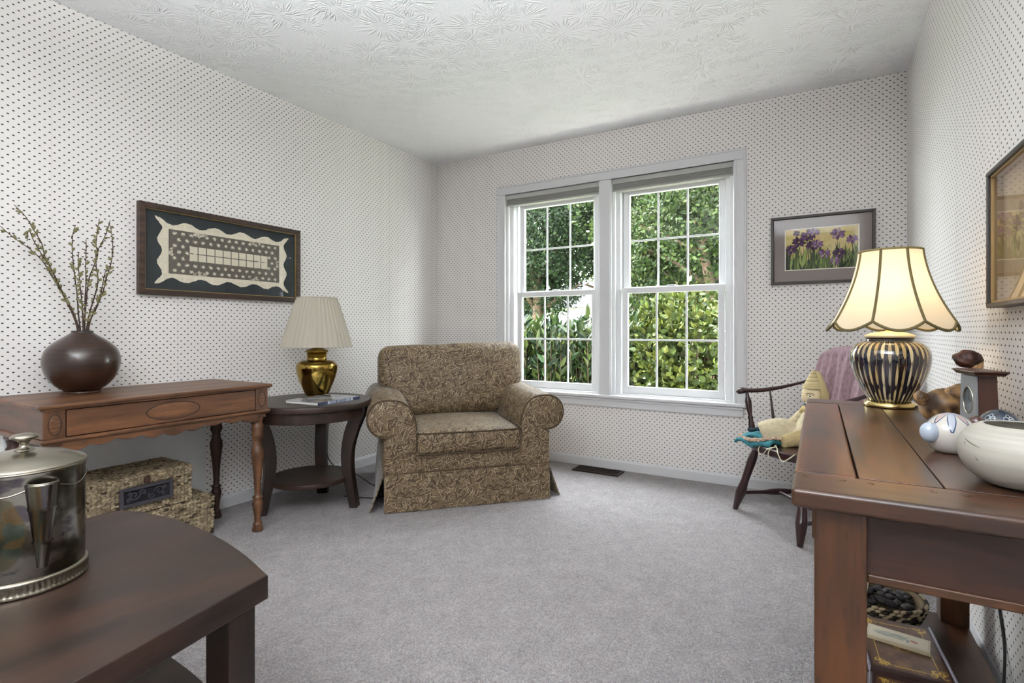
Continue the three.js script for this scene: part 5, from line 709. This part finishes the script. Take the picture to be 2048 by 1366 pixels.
{ // folded teal cloth with a beige crocheted edge
  const tealTex = dataTex(256, 256, (u, v, x, y) => { const n = 0.7 + 0.55 * fbm(x / 26, y / 13, 4) + 0.12 * (N2(x / 2, y / 2) - 0.5); return [52 * n, 118 * n, 128 * n]; }), teal = std(0xffffff, 0.95, { map: rep(tealTex, 5), name: 'teal cloth' }), edge = std('#c6a892', 0.95);
  const t = thing('folded_cloth', 'folded teal cloth with beige crocheted edge on the Windsor chair seat', 'cloth', [WIN[0] + 0.035, -0.038, WIN[2] + 0.025], WINTURN);
  const slab = (w, d, y, th, cx, cz, turn, seed, curl) => { const g = cushion(w, th, d, th * 0.49, [0, 0, 0], [34, 4, 26]); deform(g, (v) => { const e = (v.z / (d / 2)), f = fbm(v.x * 14 + seed, v.z * 14, 3) - 0.5; v.y += 0.03 * f * 1.2 + 0.008 * Math.sin(v.x * 40 + v.z * 25 + seed) - (e > 0.62 ? curl * (e - 0.62) * 0.25 : 0); }); g.rotateY(turn); return g.translate(cx, y, cz); };
  part('cloth_layer', boxUV(slab(0.24, 0.2, 0.452, 0.02, -0.155, -0.07, 0.2, 2, 0.16)), teal, t); part('cloth_layer', boxUV(slab(0.2, 0.16, 0.474, 0.02, -0.165, -0.08, 0.35, 7, 0.08)), teal, t); part('cloth_layer', boxUV(slab(0.13, 0.11, 0.494, 0.022, -0.195, -0.09, 0.1, 12, 0.0)), std('#2f7383', 0.95, { map: rep(tealTex, 5) }), t);
  const bobble = []; const r = rng(6); const path = new THREE.CatmullRomCurve3([V(-0.275, 0.462, -0.06), V(-0.262, 0.462, 0.0), V(-0.215, 0.458, 0.022), V(-0.15, 0.457, 0.022), V(-0.09, 0.468, 0.008), V(-0.05, 0.48, -0.03), V(-0.035, 0.482, -0.09)]); for (let k = 0; k < 150; k++) { const p = path.getPointAt(k / 149), g = new THREE.SphereGeometry(0.0048 + r() * 0.0022, 6, 4); g.translate(p.x + (r() - 0.5) * 0.008, p.y + (r() - 0.5) * 0.012, p.z + (r() - 0.5) * 0.006); bobble.push(g); } part('crochet_edge', join(...bobble), edge, t);
}
{ // pale cord ties over the seat edge
  const t = thing('cord_ties', 'pale knotted cords dangling over the dark Windsor seat', 'cord', [WIN[0], -0.038, WIN[2]], WINTURN), m = std('#cfc9b0', 0.9);
  part('cord_loop', tube([V(-0.05, 0.456, -0.09), V(-0.04, 0.45, -0.035), V(-0.035, 0.432, 0.006), V(-0.025, 0.405, 0.012), V(0.0, 0.40, 0.012), V(0.02, 0.42, 0.011), V(0.035, 0.442, 0.002), V(0.045, 0.45, -0.035)], 0.0026, 60, 6), m, t); part('cord_end', tube([V(0.045, 0.45, -0.035), V(0.05, 0.444, 0.0), V(0.048, 0.42, 0.012), V(0.055, 0.395, 0.012)], 0.0024, 30, 6), m, t); part('cord_loop', tube([V(0.045, 0.45, -0.035), V(0.08, 0.448, -0.015), V(0.11, 0.435, 0.004), V(0.15, 0.405, 0.01), V(0.18, 0.42, 0.006), V(0.19, 0.448, -0.03)], 0.0026, 50, 6), m, t); part('knot', new THREE.SphereGeometry(0.007, 10, 8).translate(0.045, 0.452, -0.03), m, t);
}
// ------------------------------------------------------------------ outdoors
const GY = -0.35, lawnTex = dataTex(512, 512, (u, v, x, y) => { const n = 0.7 + 0.6 * fbm(x / 12, y / 12, 4); return [74 * n, 96 * n, 44 * n]; });
structure('added_bounce_walk', boxUV(bb(-8, 8, GY, GY + 0.04, -4.72, ZB - TH, 0)), std('#b9b4aa', 0.9), 'pale concrete walk added along the house to bounce daylight indoors', 'path');  // unseen walk added to reflect daylight through the window onto the ceiling
structure('ground', boxUV(join(bb(-40, 40, GY - 0.2, GY, -45, ZB - TH, 0), bb(-40, 40, GY - 0.2, GY, ZF + TH, 30, 0))), std(0xffffff, 1, { map: rep(lawnTex, 0.5) }), 'green lawn outside the house', 'lawn');
function leafGeo(L, Wd, bend) { const g = new THREE.BufferGeometry(), p = [0, 0, 0, Wd * 0.5, L * 0.35, bend * 0.4, 0, L * 0.4, -bend * 0.2, -Wd * 0.5, L * 0.35, bend * 0.4, Wd * 0.36, L * 0.7, bend * 0.2, -Wd * 0.36, L * 0.7, bend * 0.2, 0, L, -bend]; g.setAttribute('position', new THREE.Float32BufferAttribute(p, 3)); g.setIndex([0, 1, 2, 0, 2, 3, 1, 4, 2, 2, 5, 3, 2, 4, 6, 2, 6, 5]); g.computeVertexNormals(); return g; }
function foliage(t, pts, leafLength, leafWidth, cols, seed, up = 0.3, gloss = 0.5) {
  const mat = phy(0xffffff, gloss, { transmission: 0.35, thickness: 0, specularIntensity: 0.35, side: THREE.DoubleSide, name: 'leaf' }), im = new THREE.InstancedMesh(leafGeo(1, leafWidth / leafLength, 0.1), mat, pts.length), r = rng(seed), o = new THREE.Object3D(), c = new THREE.Color();
  pts.forEach(([p, n], i) => { o.position.copy(p); const d = V(n.x + (r() - 0.5) * 1.5, n.y + up + (r() - 0.5) * 1.3, n.z + (r() - 0.5) * 1.5).normalize(); o.quaternion.setFromUnitVectors(UP, d); o.rotateY(r() * 6.28); o.scale.setScalar(leafLength * (0.65 + 0.7 * r())); o.updateMatrix(); im.setMatrixAt(i, o.matrix); const k = cols[Math.floor(r() * cols.length)], b = 0.34 + 0.5 * r(); im.setColorAt(i, c.setRGB(k[0] * b, k[1] * b, k[2] * b)); });
  im.name = 'foliage'; im.userData.kind = 'stuff'; im.castShadow = im.receiveShadow = true; t.add(im); return im;
}
// leaves on the skin of many small clumps that fill an ellipsoid
function crown(c, rad, nClump, perClump, clumpR, seed, minY = -9) { const r = rng(seed), out = []; for (let i = 0; i < nClump; i++) { let d; do { d = V(r() * 2 - 1, r() * 2 - 1, r() * 2 - 1); } while (d.length() > 1); d.multiplyScalar(0.45 + 0.55 / Math.max(d.length(), 0.55) * 0.75); const q = V(c[0] + d.x * rad[0], c[1] + d.y * rad[1], c[2] + d.z * rad[2]), R = clumpR * (0.6 + 0.7 * r()); for (let k = 0; k < perClump; k++) { const n = V(r() * 2 - 1, r() * 2 - 1, r() * 2 - 1).normalize(), p = q.clone().addScaledVector(n, R * (0.5 + 0.5 * r())); if (p.y > minY) out.push([p, n]); } } return out; }
const bark = std('#4b3a2c', 0.95);
function tree(label, x, z, h, c, rad, seed, cols, leafLength = 0.1, clumps = 90, leavesPerClump = 190, clumpRadius = 0.5) {
  const t = thing('tree', label, 'tree', [0, 0, 0]); part('trunk', taper([V(x, GY - 0.05, z), V(x + 0.05, h * 0.4, z), V(c[0], h, c[2])], (u) => lerp(0.16, 0.05, u), 16, 10), bark, t);
  const r = rng(seed + 5), br = []; for (let k = 0; k < 9; k++) { const a = r() * 6.28, y = lerp(h * 0.35, h * 0.9, r()), e = V(c[0] + Math.cos(a) * rad[0] * 0.7, y + 0.8, c[2] + Math.sin(a) * rad[2] * 0.7); br.push(taper([V(lerp(x, c[0], 0.6), y, c[2]), V((c[0] + e.x) / 2, y + 0.5, (c[2] + e.z) / 2), e], (u) => lerp(0.06, 0.015, u), 10, 6)); } part('branches', join(...br), bark, t);
  foliage(t, crown(c, rad, clumps, leavesPerClump, clumpRadius, seed), leafLength, leafLength * 0.55, cols, seed + 1);
}
const G1 = [[0.042, 0.075, 0.017], [0.062, 0.095, 0.022], [0.028, 0.056, 0.014], [0.085, 0.12, 0.028]], G2 = [[0.022, 0.048, 0.017], [0.034, 0.062, 0.022], [0.017, 0.037, 0.014], [0.05, 0.08, 0.028]], G3 = [[0.125, 0.165, 0.025], [0.09, 0.135, 0.025], [0.16, 0.185, 0.034], [0.062, 0.10, 0.022]], G4 = [[0.017, 0.042, 0.017], [0.028, 0.062, 0.02], [0.056, 0.095, 0.025], [0.09, 0.125, 0.028]];
tree('broad leafy tree behind the sunlit shrub', -1.6, -9.6, 3.0, [-1.9, 3.6, -9.8], [2.3, 2.9, 1.7], 1, G1, 0.078, 170, 270, 0.45);
tree('dark tree behind the laurel hedge', -5.6, -10.6, 3.2, [-5.7, 3.7, -10.8], [1.7, 2.6, 1.6], 2, G2, 0.08, 140, 260, 0.45);
tree('pale green tree between two darker trees', -3.6, -12.4, 3.6, [-3.7, 4.4, -12.6], [2.2, 2.9, 1.7], 3, G1, 0.09, 160, 270, 0.45);
tree('tall tree farther back beside the white house', -9.4, -16, 4.5, [-9.5, 4.6, -16], [2.6, 4.2, 2.0], 4, G2, 0.12, 150, 240, 0.55);
tree('dense tree standing at the edge of the garden', 1.6, -10.4, 3.2, [1.5, 3.4, -10.6], [2.1, 3.2, 1.7], 5, G2, 0.10, 110);
tree('tallest tree at the back of the garden', -4.8, -18, 6, [-5.0, 6.2, -18], [4.2, 4.0, 2.4], 6, G1, 0.16, 160, 200, 0.75);
tree('wide dark tree at the back of the garden', -0.5, -16, 5, [-0.6, 4.6, -16], [3.6, 5.0, 2.2], 7, G2, 0.15, 160, 200, 0.75);
tree('leafy tree added at the corner of the house to darken glass reflections', 3.4, -7.6, 3.0, [3.3, 3.0, -7.8], [1.7, 2.9, 1.5], 8, G2, 0.10, 100);  // out of view; added to darken what the lace glass reflects
tree('spreading tree added beyond the corner of the house to darken glass reflections', 6.8, -9.4, 3.4, [6.7, 3.4, -9.6], [2.2, 3.4, 1.8], 9, G1, 0.12, 110);  // second unseen tree added for the same dark reflection
tree('bushy tree at the far boundary beside the white house', -17.0, -25, 5, [-17, 4.4, -25], [4.2, 5.4, 2.5], 10, G2, 0.2, 150, 220, 0.9);
tree('huge round tree at the far boundary behind the garden', -6.2, -25.5, 5, [-6.0, 5.0, -25.5], [4.0, 6.0, 2.5], 11, G1, 0.2, 160, 220, 0.9);
tree('dark spreading tree at the far boundary', 2.6, -22, 5, [2.6, 4.8, -22], [4.6, 5.8, 2.5], 12, G2, 0.2, 160, 220, 0.9);
{ const t = thing('shrub', 'sunlit yellow-green leafy shrub outside the window by the iris print', 'shrub', [0, 0, 0]); const st = [], r = rng(61); for (let k = 0; k < 26; k++) { const a = r() * 6.28, q = r() * 0.5; st.push(taper([V(-1.05 + Math.cos(a) * q * 0.3, GY, -5.35 + Math.sin(a) * q * 0.3), V(-1.05 + Math.cos(a) * q, 0.4, -5.35 + Math.sin(a) * q), V(-1.05 + Math.cos(a) * q * 1.6, 1.0, -5.35 + Math.sin(a) * q * 1.3)], (u) => lerp(0.012, 0.004, u), 8, 5)); } part('stems', join(...st), bark, t); foliage(t, crown([-1.0, 0.58, -5.35], [0.88, 0.88, 0.62], 210, 80, 0.16, 62, GY), 0.062, 0.042, G3, 63, 0.5, 0.4); }
for (let k = 0; k < 9; k++) {
  const back = k > 4, x = -3.3 + (back ? (k - 5) * 0.44 + 0.2 : k * 0.42), r = rng(80 + k), t = thing('laurel_bush', back ? 'laurel bush in the second hedge row, behind the row beside the house' : 'long-leaved laurel bush in the hedge row close outside the window by the armchair', 'bush', [x, GY, back ? -5.6 : -5.05], 0, 'laurel bushes in the hedge'), pts = [], st = [];
  for (let s = 0; s < 20; s++) { const a = r() * 6.28, q = 0.17 * Math.sqrt(r()), h = 1.22 + r() * 0.24; const cv = new THREE.CatmullRomCurve3([V(Math.cos(a) * q * 0.3, 0, Math.sin(a) * q * 0.3), V(Math.cos(a) * q, h * 0.5, Math.sin(a) * q), V(Math.cos(a) * q * 1.3, h, Math.sin(a) * q * 1.3)]); st.push(taper(cv.getPoints(4), (u) => lerp(0.008, 0.003, u), 8, 5)); for (let m = 0; m < 40; m++) { const u = 0.1 + 0.9 * m / 39, p = cv.getPointAt(u), b = m * 2.4; pts.push([p, V(Math.cos(b) * 0.9, 0.55 + u * 0.5, Math.sin(b) * 0.9)]); } }
  part('stems', join(...st), bark, t); foliage(t, pts, 0.125, 0.042, G4, 90 + k, 0.35, 0.28);
}
{ const t = thing('white_house', 'white neighbouring house glimpsed between the trees', 'house', [-14.3, GY, -33], 0.4), sid = std('#e4e4e6', 0.8), W2 = 6; for (let k = 0; k < 14; k++) part('siding_board', bb(-W2 / 2, W2 / 2, k * 0.2, k * 0.2 + 0.196, -2.5, 2.5 - 0.0 - 0.01 * (k % 1), 0), sid, t); part('roof', extr(poly([[-W2 / 2 - 0.4, 2.75], [W2 / 2 + 0.4, 2.75], [0, 4.6]]), 5.6).translate(0, 0, -2.8), std('#777480', 0.9), t); for (const x of [-1.5, 1.5]) { const w = part('window', bb(x - 0.5, x + 0.5, 0.9, 2.1, 2.44, 2.54, 0), whitePaint, t); part('pane', bb(x - 0.42, x + 0.42, 0.98, 2.02, 2.53, 2.55, 0), std('#39404a', 0.15), w); } }

// ------------------------------------------------------------------ unseen lamp added behind the camera: fill light bounced off the ceiling
{
  const t = thing('added_fill_lamp', 'added unseen floor lamp throwing fill light on the ceiling', 'lamp', [-0.28, 0, 1.0]);
  part('base', lathe([[0, 0], [0.15, 0], [0.155, 0.008], [0.14, 0.022], [0.03, 0.035], [0, 0.035]], 40), blackMetal, t); part('pole', lathe([[0, 0.03], [0.014, 0.03], [0.014, 1.25], [0, 1.25]], 20), blackMetal, t);
  part('bowl', lathe([[0, 1.23], [0.05, 1.235], [0.15, 1.26], [0.205, 1.295], [0.2, 1.297], [0.147, 1.267], [0.05, 1.245], [0, 1.242]], 48), blackMetal, t);
  part('bulb', new THREE.CylinderGeometry(0.11, 0.11, 0.015, 32).translate(0, 1.28, 0), new THREE.MeshStandardMaterial({ color: '#ffffff', emissive: new THREE.Color(0.92, 0.965, 1), emissiveIntensity: 3 }), t);
  const s = new THREE.SpotLight(new THREE.Color(0.92, 0.965, 1), ADDED_FILL_POWER, 0, 1.08, 0.2, 2); s.name = 'added_fill_light'; s.position.set(0, 1.31, 0); s.target.position.set(-0.08, 2.31, -0.31); s.castShadow = true; s.shadow.radius = 5; t.add(s, s.target);
}

renderer.render(scene, camera);
